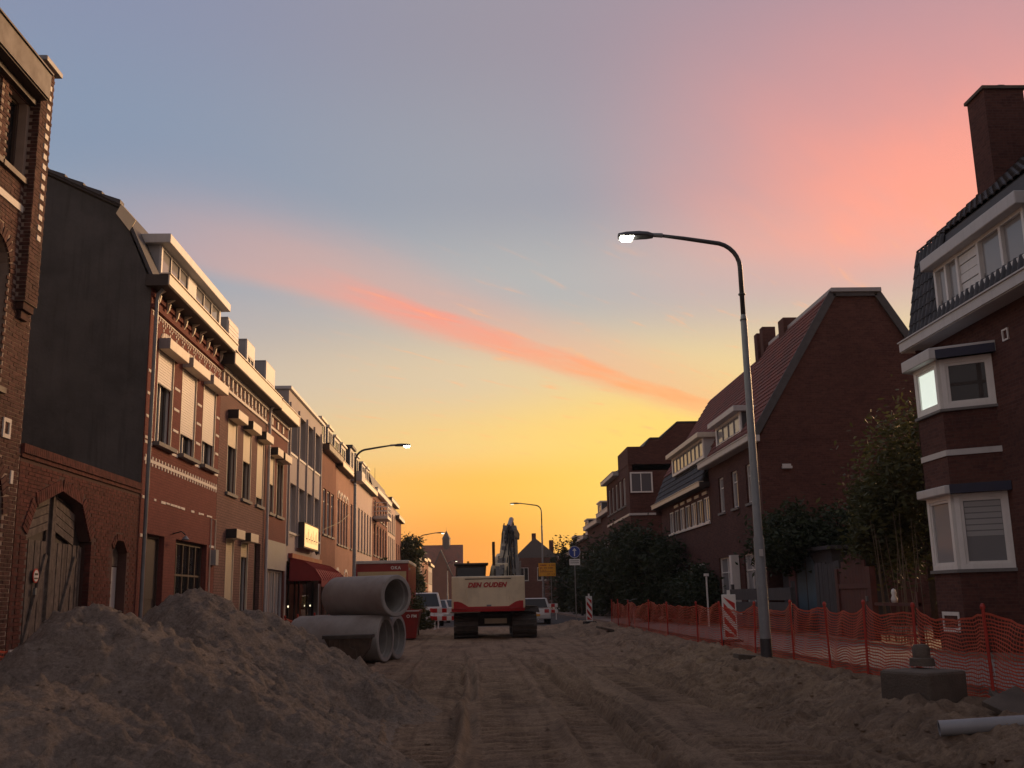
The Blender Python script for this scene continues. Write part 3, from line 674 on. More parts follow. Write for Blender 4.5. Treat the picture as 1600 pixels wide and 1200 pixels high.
# ------------------------------------------------------------------ garden wall with gates
t = thing('garden_wall', 'red brick wall with old arched plank gates and a narrow pale door', 'wall', (-7, 18.8, 0))
gpts = [(16.32, 2.66), (16.62, 3.15), (17.6, 3.47), (18.5, 3.32), (19.0, 2.7)]
gp = [(16.4, .13)]+gpts+[(19.1, .13)]
sp_ = [(20.22, 2.62), (20.4, 2.8), (20.75, 2.8), (21.02, 2.58)]; spp = [(20.25, .13)]+sp_+[(21.04, .13)]
facade(FL, t, M['mortar_dark'], 15.92, 21.66, 0, 3.9, [(16.32, 19.1, .13, 3.48), (20.22, 21.04, .13, 2.81)], .42, .45)
mb = MB(); spandrel(FL, mb, [(16.32, 2.66)]+gpts[1:-1]+[(19.0, 2.7), (19.1, 2.7)], 3.48, -.4, -.002); spandrel(FL, mb, sp_, 2.81, -.4, -.002); mb.build('arch_fill', M['mortar_dark'], t)
gpo = [(16.1, .13), (16.1, 2.72), (16.5, 3.33), (17.6, 3.69), (18.62, 3.52), (19.24, 2.78), (19.24, .13)]
brickwork(FL, t, M['brick_red'], 15.92, 21.66, .15, 3.82, lambda u, z: inpoly(u, z, gpo) or inpoly(u, z, [(20.12,.13),(20.1,2.66),(20.34,2.94),(20.8,2.94),(21.14,2.66),(21.14,.13)]), 290, lambda q: q[0]-(3 if q[2] > 1.3 else 0))
archring(FL, t, gpts, .2, -.02, .022, M['brick_red']); archring(FL, t, sp_, .12, -.02, .022, M['brick_red'])
jm = MB()
for k in range(40):
    z = .15+k*.0625
    FL.box(jm, 16.12, 16.38-(.06 if k % 2 else 0), -.1, .012, z, z+.052); FL.box(jm, 19.06-(0 if k % 2 else 0), 19.22, -.1, .012, z, z+.052)
jm.build('gate_jamb', M['brick_red'], t)
cp = MB(); k = 15.92
while k < 21.6: FL.box(cp, k, k+.062, -.46, .06, 3.9, 4.04); k += .073
cp.build('coping', M['brick_red'], t); part(FL, 'coping_course', M['brick_red'], t, (15.92, 21.66, -.4, .03, 3.83, 3.9))
leafs = MB(); FL.box(leafs, 16.36, 19.06, -.41, -.2, .13, 3.44)
gate = leafs.build('gate', M['dark_wood'], t)
def gtop(u):
    for (a, za), (b, zb) in zip(gpts, gpts[1:]):
        if a <= u <= b: return za+(zb-za)*(u-a)/(b-a)-.02
    return 2.6
k = 16.42
while k < 19.0:
    w_ = random.uniform(.10, .135); e = min(k+w_, 19.02); zt = min(gtop(k+.01), gtop(e-.01)); zt = min(zt, 2.62) if abs((k+e)/2-17.6) > .16 else zt
    dd = random.uniform(-.19, -.165); sk = random.uniform(-.012, .012)
    b = MB(); FL.pris(b, [(k+.006+sk, .16), (e-.006+sk, .16), (e-.006, zt), (k+.006, zt)], dd, dd+.028); b.build('plank', M['wood_old'], gate); k = e
for sgn in (-1, 1):                                       # upper boards laid aslant
    for q in range(6):
        a = 17.6+sgn*.14; b_ = 17.6+sgn*1.0; z0 = 2.66+q*.14
        pb = MB(); pts = []
        za, zb = z0+.16, z0-.05
        zb_lim = gtop(b_)-.03; 
        if zb+.06 > zb_lim: b_ = 17.6+sgn*max(.25, .95-q*.13); zb = za-.2*abs(b_-a)
        zz = lambda u, zq: min(zq, gtop(u)-.025)
        if zz(a, za+.06)-zz(a, za) < .02: continue
        FL.pris(pb, [(a, za), (b_, min(zb, gtop(b_)-.06)), (b_, zz(b_, zb+.125)), (a, zz(a, za+.125))], -.165, -.138); pb.build('plank', M['wood_old'], gate)
part(FL, 'cover_strip', M['wood_old'], gate, (17.57, 17.63, -.17, -.11, .16, 3.42))
for a, b in ((16.6, 17.45), (17.75, 18.7)):
    bb = MB(); bb.beam(FL.P(a, -.125, .5), FL.P(b, -.125, 2.4) , .1, .03, (1,0,0)); bb.build('brace', M['wood_old'], gate)
sg = MB(); sg.lathe(FL.P(17.05, -.112, 2.05), (1,0,0), [(.001,0),(.115,0),(.115,.012),(.001,.012)], 20); sgn_ = sg.build('round_sign', M['sign_red'], gate)
sg = MB(); sg.lathe(FL.P(17.05, -.099, 2.05), (1,0,0), [(.001,0),(.092,0),(.092,.004),(.001,.004)], 20); sg.build('sign_face', M['sign_white'], sgn_)
part(FL, 'sign_mark', M['black_metal'], sgn_, (16.99, 17.11, -.095, -.092, 2.06, 2.09), (16.98, 17.12, -.095, -.092, 2.0, 2.02)); part(FL, 'padlock', M['zinc'], gate, (17.02, 17.07, -.12, -.08, 1.75, 1.86))
dr = part(FL, 'narrow_door', M['grey_light'], t, (20.25, 21.02, -.22, -.18, .13, 2.3)); part(FL, 'door_transom', M['wood_old'], dr, (20.25, 21.02, -.22, -.17, 2.32, 2.8)); part(FL, 'handle', M['zinc'], dr, (20.9, 20.94, -.18, -.12, 1.1, 1.25))

# ------------------------------------------------------------------ house A
profA = [(.02, 8.45), (-.76, 10.18), (-4.5, 12.0), (-9, 8.4)]
t = thing('terraced_house', 'dark red brick house with white brick bands and pale roller shutters upstairs', 'house', (-7, 24.8, 0))
ups = [(22.4, 23.62), (24.3, 25.6), (26.25, 27.55)]
hl = [(a, b, 5.05, 7.15) for a, b in ups]+[(22.26, 23.5, .13, 3.05), (24.4, 27.2, .35, 3.05)]
facade(FL, t, M['brickA'], 21.72, 28.0, 0, 8.45, hl, .22, 9)
gableside(FL, t, M['render_black'], 21.70, [(-.02, 8.4), (-.78, 10.14), (-4.5, 11.96), (-8.95, 8.4)])
roofprof(FL, t, M['slate'], 21.66, 28.02, profA)
vt = MB(); k = 0
for k in range(9):                                        # verge tiles along the gable
    q = k/9; d0, z0 = -.76-3.74*q, 10.18+1.82*q; d1, z1 = -.76-3.74*(q+.118), 10.18+1.82*(q+.118)
    vt.hexa([FL.P(21.6,d0,z0+.05), FL.P(21.85,d0,z0+.05), FL.P(21.85,d1,z1+.05), FL.P(21.6,d1,z1+.05), FL.P(21.6,d0,z0+.16), FL.P(21.85,d0,z0+.16), FL.P(21.85,d1,z1+.10), FL.P(21.6,d1,z1+.10)])
vt.build('verge_tiles', M['slate'], t)
mb = MB(); mb.prism([(-7.86,21.655,10.04), (-7.74,21.62,10.24), (-7.40,21.62,9.86), (-7.54,21.655,9.63)], (0,.03,.012)); mb.build('verge_flashing', M['verge_cream'], t)
for (a, b), sh in zip(ups, (.36, .76, .7)):
    window(FL, t, a, b, 5.05, 7.15, rec=.17, mull=(.5,), shut=sh, sbox=(a-.02, b+.28, .24, .26), glass='glass', proud=.14)
    archring(FL, t, arc(a+.12, b-.12, 7.375, .12), .09, -.02, .03, M['white_brick'], name='white_arch', gap=.03)
    part(FL, 'arch_tympanum', M['brickA'], t, (a+.2, b-.2, -.02, .004, 7.372, 7.42))
for z in (4.93, 5.03, 5.49, 5.99, 6.48):
    for a, b in ((21.76, 22.2), (23.72, 24.14), (25.7, 26.1), (27.64, 27.96)):
        part(FL, 'white_band', M['white_brick'], t, (a, b if z > 5.2 else b+.05, -.02, .012, z, z+.06))
fz = MB(); k = 0; u = 21.85
FL.box(fz, 21.8, 27.95, -.02, .012, 7.84, 7.865)
while u < 27.9:
    FL.box(fz, u, u+.05, -.02, .012, 7.76, 7.83)
    if k % 3 != 0: FL.box(fz, u+.05, u+.10, -.02, .013, 7.68, 7.74)
    if k % 3 == 1: FL.box(fz, u+.11, u+.16, -.02, .012, 7.58, 7.65); FL.box(fz, u+.11, u+.16, -.02, .012, 7.40, 7.46)
    u += .17; k += 1
fz.build('white_frieze', M['white_brick'], t, kind='stuff')
bl = MB(); FL.box(bl, 21.78, 27.95, -.02, .012, 4.56, 4.63); u = 21.85
while u < 27.9: FL.box(bl, u, u+.075, -.02, .013, 4.635, 4.70); FL.box(bl, u+.0, u+.075, -.02, .013, 4.49, 4.555); u += .23
bl.build('toothed_belt', M['white_brick'], t)
b2 = MB(); u = 22.3
while u < 27.3:
    L_ = random.uniform(.1, .45)
    if random.random() < .8: FL.box(b2, u, u+L_*.85, -.02, .012, 3.76+random.uniform(0,.02), 3.82)
    u += L_
FL.box(b2, 21.78, 22.15, -.02, .012, 3.76, 3.82); FL.box(b2, 21.78, 22.2, -.02, .012, 2.95, 3.02); FL.box(b2, 27.4, 27.9, -.02, .012, 3.0, 3.06)
b2.build('worn_belt', M['white_brick'], t, kind='stuff')
gutter(FL, t, 21.55, 28.0, -.1, .42, 8.34, 8.62)
br = None
for k in range(9):
    u = 22.0+k*.7
    if br is None:
        bm_ = MB(); bm_.prism([FL.P(u-.035,.05,8.24), FL.P(u-.035,.22,8.335), FL.P(u-.035,.05,8.335)], (0,.07,0)); bm_.prism([FL.P(u-.035,.05,8.02), FL.P(u-.035,.05,8.24), FL.P(u-.035,.13,8.24), FL.P(u-.035,.1,8.1)], (0,.07,0)); br = bm_.build('cornice_bracket', M['cream_paint'], t)
    else: dupe(br, wloc(t)+Vector((0, k*.7, 0)), t)
part(FL, 'cornice_moulding', M['brickA'], t, (21.74, 28.0, -.02, .07, 7.9, 7.99), (21.74, 28.0, -.02, .05, 8.15, 8.235))
downpipe(FL, t, 21.78, .1, 8.2, .1)
door(FL, t, 22.26, 23.5, .13, 3.05, 'dark_wood', .2)
window(FL, t, 24.4, 27.2, .35, 3.05, 'brown_wood', .2, .09, mull=(.2,.4,.6,.8), trans=(.36,.70), glass=['glass_blind','glass','glass'], sill='sill')
wl = MB(); wl.tube([FL.P(24.1,.0,3.15), FL.P(24.1,.2,3.2), FL.P(24.1,.3,3.12)], .015, 6); lm_ = wl.build('wall_lamp', M['black_metal'], t); lf = MB(); lf.lathe(FL.P(24.1,.3,3.1), (0,0,-1), [(.02,0),(.09,.08),(.08,.1),(.001,.1)], 12); lf.build('lamp_shade', M['zinc'], lm_)
cd = MB(); cd.tube([FL.P(27.45,.03,1.0), FL.P(27.45,.03,3.75), FL.P(27.9,.03,3.75), FL.P(27.9,.03,2.95)], .018, 6); cd.build('conduit', M['cream_paint'], t)
part(FL, 'meter_box', M['grey_paint'], t, (27.6, 27.9, -.01, .14, 2.55, 2.95))
dormer(FL, t, 22.55, 28.05, 8.6, 9.62, -.12, -.95, 'grey_paint', 'grey_light', 'grey_light', wins=((22.65, 24.75, 8.68, 9.6, 3), (25.5, 27.9, 8.68, 9.6, 3)), rh=.22, over=.26, glass=['glass_curtain'][0])

# ------------------------------------------------------------------ house B and C (one cornice)
t = thing('terraced_house', 'brown ribbed brick house with half lowered yellow lit roller shutters', 'house', (-7, 31.1, 0))
upb = [(29.0, 30.15, .36), (30.95, 32.1, .45), (32.95, 34.05, .88)]
hl = [(a, b, 4.63, 6.72) for a, b, s in upb]+[(29.25, 30.2, .5, 3.36), (31.1, 32.1, .13, 3.36), (32.95, 33.9, .13, 3.42)]
facade(FL, t, M['brickB'], 28.02, 34.4, 0, 8.2, hl, .22, 9)
for a, b, s in upb: window(FL, t, a, b, 4.63, 6.72, rec=.17, fm='cream_paint', shut=s, sbox=(a-.05, b+.05, .26, .3), sm='shutter_lit')
window(FL, t, 29.25, 30.2, .5, 3.36, rec=.17, shut=1, sbox=(29.2, 30.3, .26, .3), sm='shutter_lit')
window(FL, t, 31.1, 32.1, .13, 3.36, fm='grey_light', rec=.17, shut=.14, sbox=(31.05, 32.15, .26, .3), sm='shutter_lit', sill=None, name='glazed_door')
door(FL, t, 32.95, 33.9, .13, 3.42, 'dark_wood', .2)
gutter(FL, t, 27.8, 34.7, -.1, .42, 8.02, 8.42)
zz = MB(); u = 28.1
FL.box(zz, 28.04, 34.4, -.02, .05, 7.42, 7.5); FL.box(zz, 28.04, 34.4, -.02, .08, 7.9, 8.02)
while u < 34.3: FL.box(zz, u, u+.12, -.02, .05, 7.62, 7.86); FL.box(zz, u+.16, u+.26, -.02, .03, 7.52, 7.62); u += .52
zz.build('frieze', M['white_brick'], t)
roofprof(FL, t, M['slate'], 28.04, 34.4, [(.0, 8.2), (-.9, 9.7), (-4.5, 11.2), (-9, 8.2)])
dormer(FL, t, 29.2, 30.45, 8.42, 9.72, -.18, -.85, 'grey_paint', 'grey_light', 'grey_paint', rh=.05, over=.02, boards=True)
dormer(FL, t, 31.7, 32.85, 8.42, 9.7, -.18, -.85, 'grey_paint', 'grey_light', 'grey_paint', wins=((31.85, 32.7, 8.6, 9.25, 2),), rh=.05, over=.02)
downpipe(FL, t, 34.36, .1, 7.95, .1, 'grey_light', .05)
t = thing('terraced_house', 'narrow dark red brick house with a grey panel above its white doors', 'house', (-7, 36.2, 0))
hl = [(34.95, 35.85, 4.55, 6.5), (36.3, 37.55, 4.55, 6.5), (34.7, 38.05, .13, 2.65)]
facade(FL, t, M['brickC'], 34.42, 38.25, 0, 8.15, hl, .22, 9)
window(FL, t, 34.95, 35.85, 4.55, 6.5, rec=.17, fm='cream_paint', shut=.5, sbox=(34.9, 35.9, .26, .3), sm='shutter_lit')
window(FL, t, 36.3, 37.55, 4.55, 6.5, rec=.17, fm='cream_paint', shut=.03, sbox=(36.25, 37.6, .26, .3), sm='shutter_lit', mull=(.5,))
window(FL, t, 34.7, 38.05, .13, 2.65, rec=.14, fm='grey_light', mull=(.14,.3,.5,.62,.8), glass=['glass_curtain','glass_blind'], sill=None, name='shop_doors')
part(FL, 'panel', M['grey_paint'], t, (34.6, 38.1, -.02, .06, 2.66, 3.62))
gutter(FL, t, 34.72, 38.3, -.1, .42, 7.98, 8.38); part(FL, 'frieze', M['white_brick'], t, (34.5, 38.2, -.02, .05, 7.4, 7.48), (34.5, 38.2, -.02, .08, 7.86, 7.98), (35, 35.2, -.02, .05, 7.55, 7.8), (36, 36.2, -.02, .05, 7.55, 7.8), (37, 37.2, -.02, .05, 7.55, 7.8))
roofprof(FL, t, M['slate'], 34.42, 38.25, [(.0, 8.15), (-.9, 9.65), (-4.5, 11.1), (-9, 8.15)])
dormer(FL, t, 34.7, 36.25, 8.4, 9.7, -.18, -.85, 'grey_paint', 'grey_light', 'grey_paint', wins=((34.9, 36.05, 8.55, 9.1, 2),), rh=.05, over=.02)

# ------------------------------------------------------------------ building D with shop
t = thing('shop_building', 'pale plastered flat roofed building with tall window bays above a shop', 'building', (-7, 42.5, 0))
bays = [(38.75, 40.3), (40.7, 42.3), (42.65, 44.2), (44.55, 46.2)]
hl = [(a, b, 7.15, 8.85) for a, b in bays]+[(a, b, 4.15, 6.0) for a, b in bays]+[(38.6, 46.4, .13, 3.05)]
facade(FL, t, M['plasterD'], 38.27, 46.7, 0, 9.45, hl, .3, 10)
for a, b in bays:
    window(FL, t, a, b, 7.15, 8.85, fm='grey_light', rec=.25, mull=(.45,), glass=['glass_blind','glass'], sill='grey_light', proud=.03)
    window(FL, t, a, b, 4.15, 6.0, fm='white_paint', rec=.25, mull=(.5,), glass=['glass_curtain','glass_blind'], sill='grey_light', proud=.05)
for a in (38.45, 40.42, 42.4, 44.3, 46.3): part(FL, 'pilaster', M['plasterD'], t, (a, a+.14, -.01, .07, 3.6, 9.0))
part(FL, 'coping', M['grey_light'], t, (38.2, 46.75, -10, .1, 9.45, 9.58), bevel=.02)
window(FL, t, 38.6, 46.4, .13, 3.05, fm='dark_wood', rec=.25, fr=.12, mull=(.22,.4,.52,.78), trans=(.78,), glass=['glass','glass_blind'], sill=None, name='shop_front')
lp = MB()
for u in (39.7, 44.9): lp.lathe(FL.P(u, -.1, 1.35), (0,0,1), [(.001,0),(.025,.02),(.025,.07),(.001,.08)], 10)
lp.build('window_lamp', M['bulb'], t)
s_ = part(FL, 'shop_sign', M['black_metal'], t, (40.6, 44.1, .02, .3, 3.62, 4.62)); part(FL, 'sign_panel', M['sign_lit'], s_, (40.68, 44.02, .3, .32, 3.68, 4.56))
sl = MB()
for k in range(9):
    u = 40.95+k*.33; sl.beam(FL.P(u, .324, 3.85), FL.P(u+.08*(1 if k % 2 else -1), .324, 4.15+.12*(k % 3)), .05, .004, (1,0,0))
    if k % 2 == 0: sl.beam(FL.P(u, .324, 3.98), FL.P(u+.26, .324, 4.0), .045, .004, (1,0,0))
sl.build('sign_strokes', M['brown_wood'], s_)
aw = MB(); prf = [(.05, 3.15), (.55, 3.02), (.98, 2.72), (1.22, 2.32)]
for k in range(12):
    a, b = 39.0+k*.6, 39.0+(k+1)*.6
    for (d0, z0), (d1, z1) in zip(prf, prf[1:]):
        sg_ = .025 if k % 2 else 0
        aw.hexa([FL.P(a,d0,z0), FL.P(b,d0,z0-0), FL.P(b,d1,z1), FL.P(a,d1,z1), FL.P(a,d0+.012,z0+.02), FL.P(b,d0+.012,z0+.02), FL.P(b,d1+.012,z1+.02), FL.P(a,d1+.012,z1+.02)])
for u in (39.0, 46.2): aw.prism([FL.P(u, .03, 2.32)]+[FL.P(u, d, z) for d, z in prf], (0, .02, 0))
ao = aw.build('awning', M['awning_red'], t); part(FL, 'valance', M['awning_red'], ao, (39.0, 46.2, 1.215, 1.235, 2.1, 2.33)); part(FL, 'awning_housing', M['dark_red_paint'], ao, (38.9, 46.3, .0, .16, 3.17, 3.34))
for k in range(13):
    u = 39.0+k*.6; ab = MB()
    for (d0, z0), (d1, z1) in zip(prf, prf[1:]): ab.beam(FL.P(u, d0+.01, z0+.03), FL.P(u, d1+.02, z1+.03), .035, .035)
    ab.build('awning_seam', M['awning_red'], ao)
sp2 = MB(); sp2.lathe(FL.P(44.5, .2, 3.6), (.6,0,-.6), [(.03,-.1),(.1,.06),(.09,.07),(.001,.07)], 12); sp2.build('spotlight', M['black_metal'], t)

# ------------------------------------------------------------------ generic terraced houses
def row_house(F, X, label, u0, u1, eave, wall, wins, prof=None, corn='cream_paint', roof='slate', dormers=(), doors=(), depth=9, glass=('glass','glass_blind'), frame='white_paint', cat='house', shut=0, arches=False, coarse=False, roofname='roof', name='terraced_house', base=0.):
    mid = F.P((u0+u1)/2, 0, 0); t = thing(name, label, cat, (mid.x, mid.y, 0))
    hl = [w[:4] for w in wins]+[d[:4] for d in doors]
    facade(F, t, M[wall], u0, u1, base, eave, hl, .2, depth)
    for i, w in enumerate(wins):
        window(F, t, *w[:4], fm=frame, rec=.14, mull=(.5,) if w[1]-w[0] > .8 else (), trans=(.72,) if not coarse else (), glass=[glass[i % len(glass)]], shut=shut)
        if arches: archring(F, t, arc(w[0]-.02, w[1]+.02, w[3]-.02, .3), .14, -.02, .03, M['white_brick'])
    for d in doors: door(F, t, *d[:4], 'dark_wood', .16)
    if corn: gutter(F, t, u0, u1, -.1, .36, eave-.1, eave+.22, corn)
    prof = prof or [(0, eave), (-.9, eave+1.6), (-4.5, eave+2.9), (-depth, eave)]
    roofprof(F, t, M[roof], u0, u1, prof, name=roofname)
    gm = M[wall]
    for u in (u0+.01, u1-.03): gableside(F, t, gm, u, [(d, z-.01) for d, z in prof], zb=eave-.2)
    for d in dormers: dormer(F, t, *d[:4], -.2, -1.1, d[4] if len(d) > 4 else 'slate', 'grey_light', 'cream_paint', wins=((d[0]+.15, d[1]-.15, d[2]+.2, d[3]-.1, 2),), rh=.12, over=.12)
    return t
def wgrid(u0, u1, n, rows, w=.95, mg=.5):
    r = []; p = (u1-u0-2*mg)/n
    for z0, z1 in rows:
        for k in range(n): c = u0+mg+p*(k+.5); r.append((c-w/2, c+w/2, z0, z1))
    return r
row_house(FL, -7, 'red brick house with dark cornice and slate dormers next to the pale shop', 46.72, 51.7, 8.45, 'brickE', wgrid(46.72, 51.7, 3, [(4.6, 6.7)]), corn='brown_wood', dormers=((47.3, 49, 8.7, 9.9), (49.8, 51.3, 8.7, 9.9)), doors=((47.2, 48.2, .13, 2.9), (49, 51, .13, 2.8)))
row_house(FL, -7, 'pink brick house with four arched upper windows and a pale plaster base', 51.72, 57.2, 8.3, 'brickF', wgrid(51.72, 57.2, 4, [(4.4, 6.7)], .8)+[(52.2, 53.2, .5, 2.8), (55.4, 56.6, .5, 2.8)], doors=((53.8, 54.9, .13, 2.9),), arches=True, dormers=((52.2, 54, 8.55, 9.8), (54.9, 56.7, 8.55, 9.8)))
t = row_house(FL, -7, 'narrow house with a steep slate roof, loft dormer and small balcony', 57.22, 60.6, 8.6, 'brickF', [(57.8, 58.7, 4.4, 6.9), (59.2, 60.1, 4.4, 6.9), (57.7, 60.0, .5, 2.8)], prof=[(0, 8.6), (-2, 11.2), (-6, 11.2), (-9, 8.6)], corn=None)
dormer(FL, t, 58.1, 59.8, 8.8, 10.1, -.1, -1.2, 'slate', 'grey_light', 'slate', wins=((58.4, 59.5, 9.0, 10.0, 2),)); part(FL, 'balcony', M['grey_paint'], t, (58.0, 59.8, .02, .6, 8.2, 8.75))
row_house(FL, -7, 'pale house with tall narrow windows and a bright cornice behind the kerbside lamp', 60.62, 70, 8.55, 'plasterF', wgrid(60.62, 70, 5, [(4.5, 7.0), (.6, 2.9)], .9), dormers=((61.2, 63, 8.8, 10.1), (65, 66.8, 8.8, 10.1), (67.6, 69.2, 8.8, 10.1)))
t = row_house(FL, -7, 'brown brick house with a railed balcony and shuttered windows', 70.02, 82, 8.9, 'brickC', wgrid(70.02, 82, 5, [(4.6, 6.8), (7.2, 8.4), (.6, 2.9)], 1.2), corn='grey_light', frame='cream_paint', prof=[(0, 8.9), (-.3, 10.1), (-9, 10.1)])
bc = part(FL, 'balcony', M['grey_light'], t, (70.4, 73.4, .02, 1.0, 7.0, 7.2)); rl = MB()
for z in (7.5, 7.8, 8.1): rl.beam(FL.P(70.4, .98, z), FL.P(73.4, .98, z), .04); rl.beam(FL.P(70.42, .02, z), FL.P(70.42, .98, z), .04); rl.beam(FL.P(73.38, .02, z), FL.P(73.38, .98, z), .04)
for u in (70.42, 71.4, 72.4, 73.38): rl.beam(FL.P(u, .98, 7.2), FL.P(u, .98, 8.1), .04)
rl.build('railing', M['white_paint'], bc)
row_house(FL, -7, 'flat topped pink house with a raised parapet beyond the balcony house', 82.02, 90, 9.4, 'plasterF', wgrid(82.02, 90, 4, [(4.4, 6.6), (7, 8.6), (.6, 2.9)], 1.0), prof=[(0, 9.4), (-.2, 9.8), (-9, 9.8)], coarse=True)
t = row_house(FL, -7, 'dark brick corner house with a thin aerial on its roof', 90.02, 97, 8.6, 'brickC', wgrid(90.02, 97, 3, [(4.4, 6.4), (.6, 2.9)], 1.0), coarse=True, prof=[(0, 8.6), (-.2, 9.4), (-9, 9.4)])
an = MB(); an.tube([FL.P(92, -2, 9.4), FL.P(92, -2, 13.2)], [.035, .015], 6); an.build('aerial', M['black_metal'], t)
far = [('brickE', 'cream brick', 112, 119, 6.6), ('plasterF', 'pale plastered', 119.02, 126, 6.9), ('brickF', 'pinkish brick', 126.02, 134, 6.3), ('brickE', 'red brick', 134.02, 143, 6.6), ('plasterD', 'grey plastered', 143.02, 155, 6.2)]
nb = ['first beyond the dark tree', 'second beyond the dark tree', 'third beyond the dark tree', 'fourth beyond the dark tree', 'last before the church']
FLf = FR((-6.6, 0), (0,1), (1,0))
for (w_, c_, a, b, e), q in zip(far, nb):
    row_house(FLf, -6.6, 'distant %s terraced house, %s' % (c_, q), a, b, e, w_, wgrid(a, b, 4, [(3.7, 5.4), (.8, 2.7)], 1.0), coarse=True, roof='tile_red', depth=8, prof=[(0, e), (-4, e+2.4), (-8, e)])
# houses set back beyond the tree
row_house(FR((-7.6, 0), (0,1), (1,0)), -7.6, 'low dark house half hidden by the tree past the corner', 100, 111.5, 6.4, 'brickC', wgrid(100, 111.5, 4, [(3.6, 5.4), (.8, 2.7)], 1.0), coarse=True, prof=[(0, 6.4), (-4, 8.2), (-8, 6.4)], depth=8)

# ------------------------------------------------------------------ right: near house with bay
t = thing('bay_house', 'dark brick house with tiled mansard roof and a two storey canted bay window', 'house', (9.8, 14, 0))
F1 = FR((9.8, 0), (0, 1), (-1, 0))
facade(F1, t, M['brickR'], 5, 21.3, 0, 6.7, [(12.2, 14.2, 1.9, 3.4), (12.2, 14.2, 4.8, 6.0)], .2, 8)
window(F1, t, 12.2, 14.2, 1.9, 3.4, mull=(.5,)); window(F1, t, 12.2, 14.2, 4.8, 6.0, mull=(.5,))
prof1 = [(.22, 6.86), (-.14, 8.78), (-3.9, 12.1), (-7.9, 8.78), (-8.2, 6.7)]
rf = roofprof(F1, t, M['slate'], 5, 21.36, prof1, .05)
gableside(F1, t, M['brickR'], 21.28, [(d, z-.02) for d, z in prof1], zb=6.5, th=.03); gableside(F1, t, M['brickR'], 5.02, [(d, z-.02) for d, z in prof1], zb=6.5, th=.03)
# pantiles of the steep slope, one by one
L_ = math.hypot(.36, 1.92); td, tz = -.36/L_, 1.92/L_; nd_, nz_ = 1.92/L_, .36/L_
tm = MB(); prf = [(0, .012), (.05, .045), (.10, .056), (.15, .042), (.185, .006), (.215, .012)]; ln = .33
for u, h in prf:
    for s_, hh in ((0, h+.028), (ln, h+.006), (0, h+.008)):
        tm.v.append(tuple(F1.P(u, td*s_+nd_*hh, tz*s_+nz_*hh)-F1.o))
for i in range(len(prf)-1): q = i*3; tm.f += [(q, q+3, q+4, q+1), (q+2, q+5, q+3, q)]
tm.f += [(0, 1, 2), (15, 17, 16)]
tme = bpy.data.meshes.new('roof_tile'); tme.from_pydata(tm.v, [], tm.f); tme.materials.append(M['tile_grey']); tme.shade_smooth(); tme.set_sharp_from_angle(angle=RAD(40))
cnt = 0
for r in range(7):
    u = 14.6
    while u < 21.3:
        s_ = r*.275; z = 6.88+tz*s_
        if not (16.3 < u+.1 < 20.05 and z+.2 > 7.12):
            o = bpy.data.objects.new('roof_tile', tme); col.objects.link(o); o.parent = rf
            o.location = F1.P(u+random.uniform(-.006, .006), .22+td*s_+nd_*.05, z+nz_*.05)-wloc(rf); cnt += 1
        u += .2
courses(F1, rf, M['tile_grey'], 5, 14.6, .22+.05*nd_, 6.9, -.14+.05*nd_, 8.78, 7)
courses(F1, rf, M['tile_grey'], 5, 21.42, -.12, 8.84, -3.86, 12.13, 15, name='upper_tile_courses')
rg = MB()
for k in range(42): rg.tube([F1.P(5+k*.39, -3.9, 12.17), F1.P(5+k*.39+.41, -3.9, 12.2)], .11, 8)
rg.build('ridge_tiles', M['tile_grey'], rf)
gutter(F1, t, 5, 21.55, .02, .46, 6.62, 6.86, 'grey_light', 'gutter')
do = part(F1, 'dormer', M['white_paint'], t, (16.45, 20.0, -.8, .18, 7.12, 8.02))
part(F1, 'dormer_roof', M['grey_light'], do, (16.3, 20.15, -1.3, .46, 8.02, 8.26), bevel=.02)
fm = MB()
for a, b, c, e in ((16.45, 20.0, 7.12, 7.2), (16.45, 20.0, 7.95, 8.02)): F1.box(fm, a, b, .18, .26, c, e)
for q in (16.45, 17.25, 18.1, 18.95, 19.45, 19.92): F1.box(fm, q, q+.08, .18, .262, 7.2, 7.95)
fm.build('window_frame', M['white_paint'], do)
for a, b in ((16.6, 17.23), (17.38, 18.05), (19.05, 19.42), (19.53, 19.86)):
    part(F1, 'pane', M['glass_curtain'], do, (a, b, .181, .2, 7.2, 7.95)); part(F1, 'blind', M['curtain'], do, (a+.02, b-.02, .2, .203, 7.2+.55*(a > 19), 7.95)) if False else None
for k in range(4): part(F1, 'board', M['white_paint'], do, (18.19, 18.94, .181, .215+.01*(k % 2), 7.21+k*.185, 7.21+k*.185+.165))
ch = MB(); ch.box(11.08, 11.95, 20.0, 20.75, 9.3, 12.1); c_ = ch.build('chimney', M['brickR'], t); MB().box(11.03, 12.0, 19.95, 20.8, 12.1, 12.17).build('chimney_cap', M['concrete_dirty'], c_)
mb = MB(); mb.lathe((11.62, 20.35, 12.17), (0,0,1), [(.1,0),(.1,.12),(.16,.14),(.05,.2),(.001,.21)], 12); mb.build('chimney_cowl', M['zinc'], c_)
part(F1, 'air_vent', M['white_paint'], t, (17.85, 17.88, 0, .025, 6.0, 6.22), (18.03, 18.06, 0, .025, 6.0, 6.22), (17.88, 18.03, 0, .025, 6.19, 6.22), (17.88, 18.03, 0, .025, 6.0, 6.03))
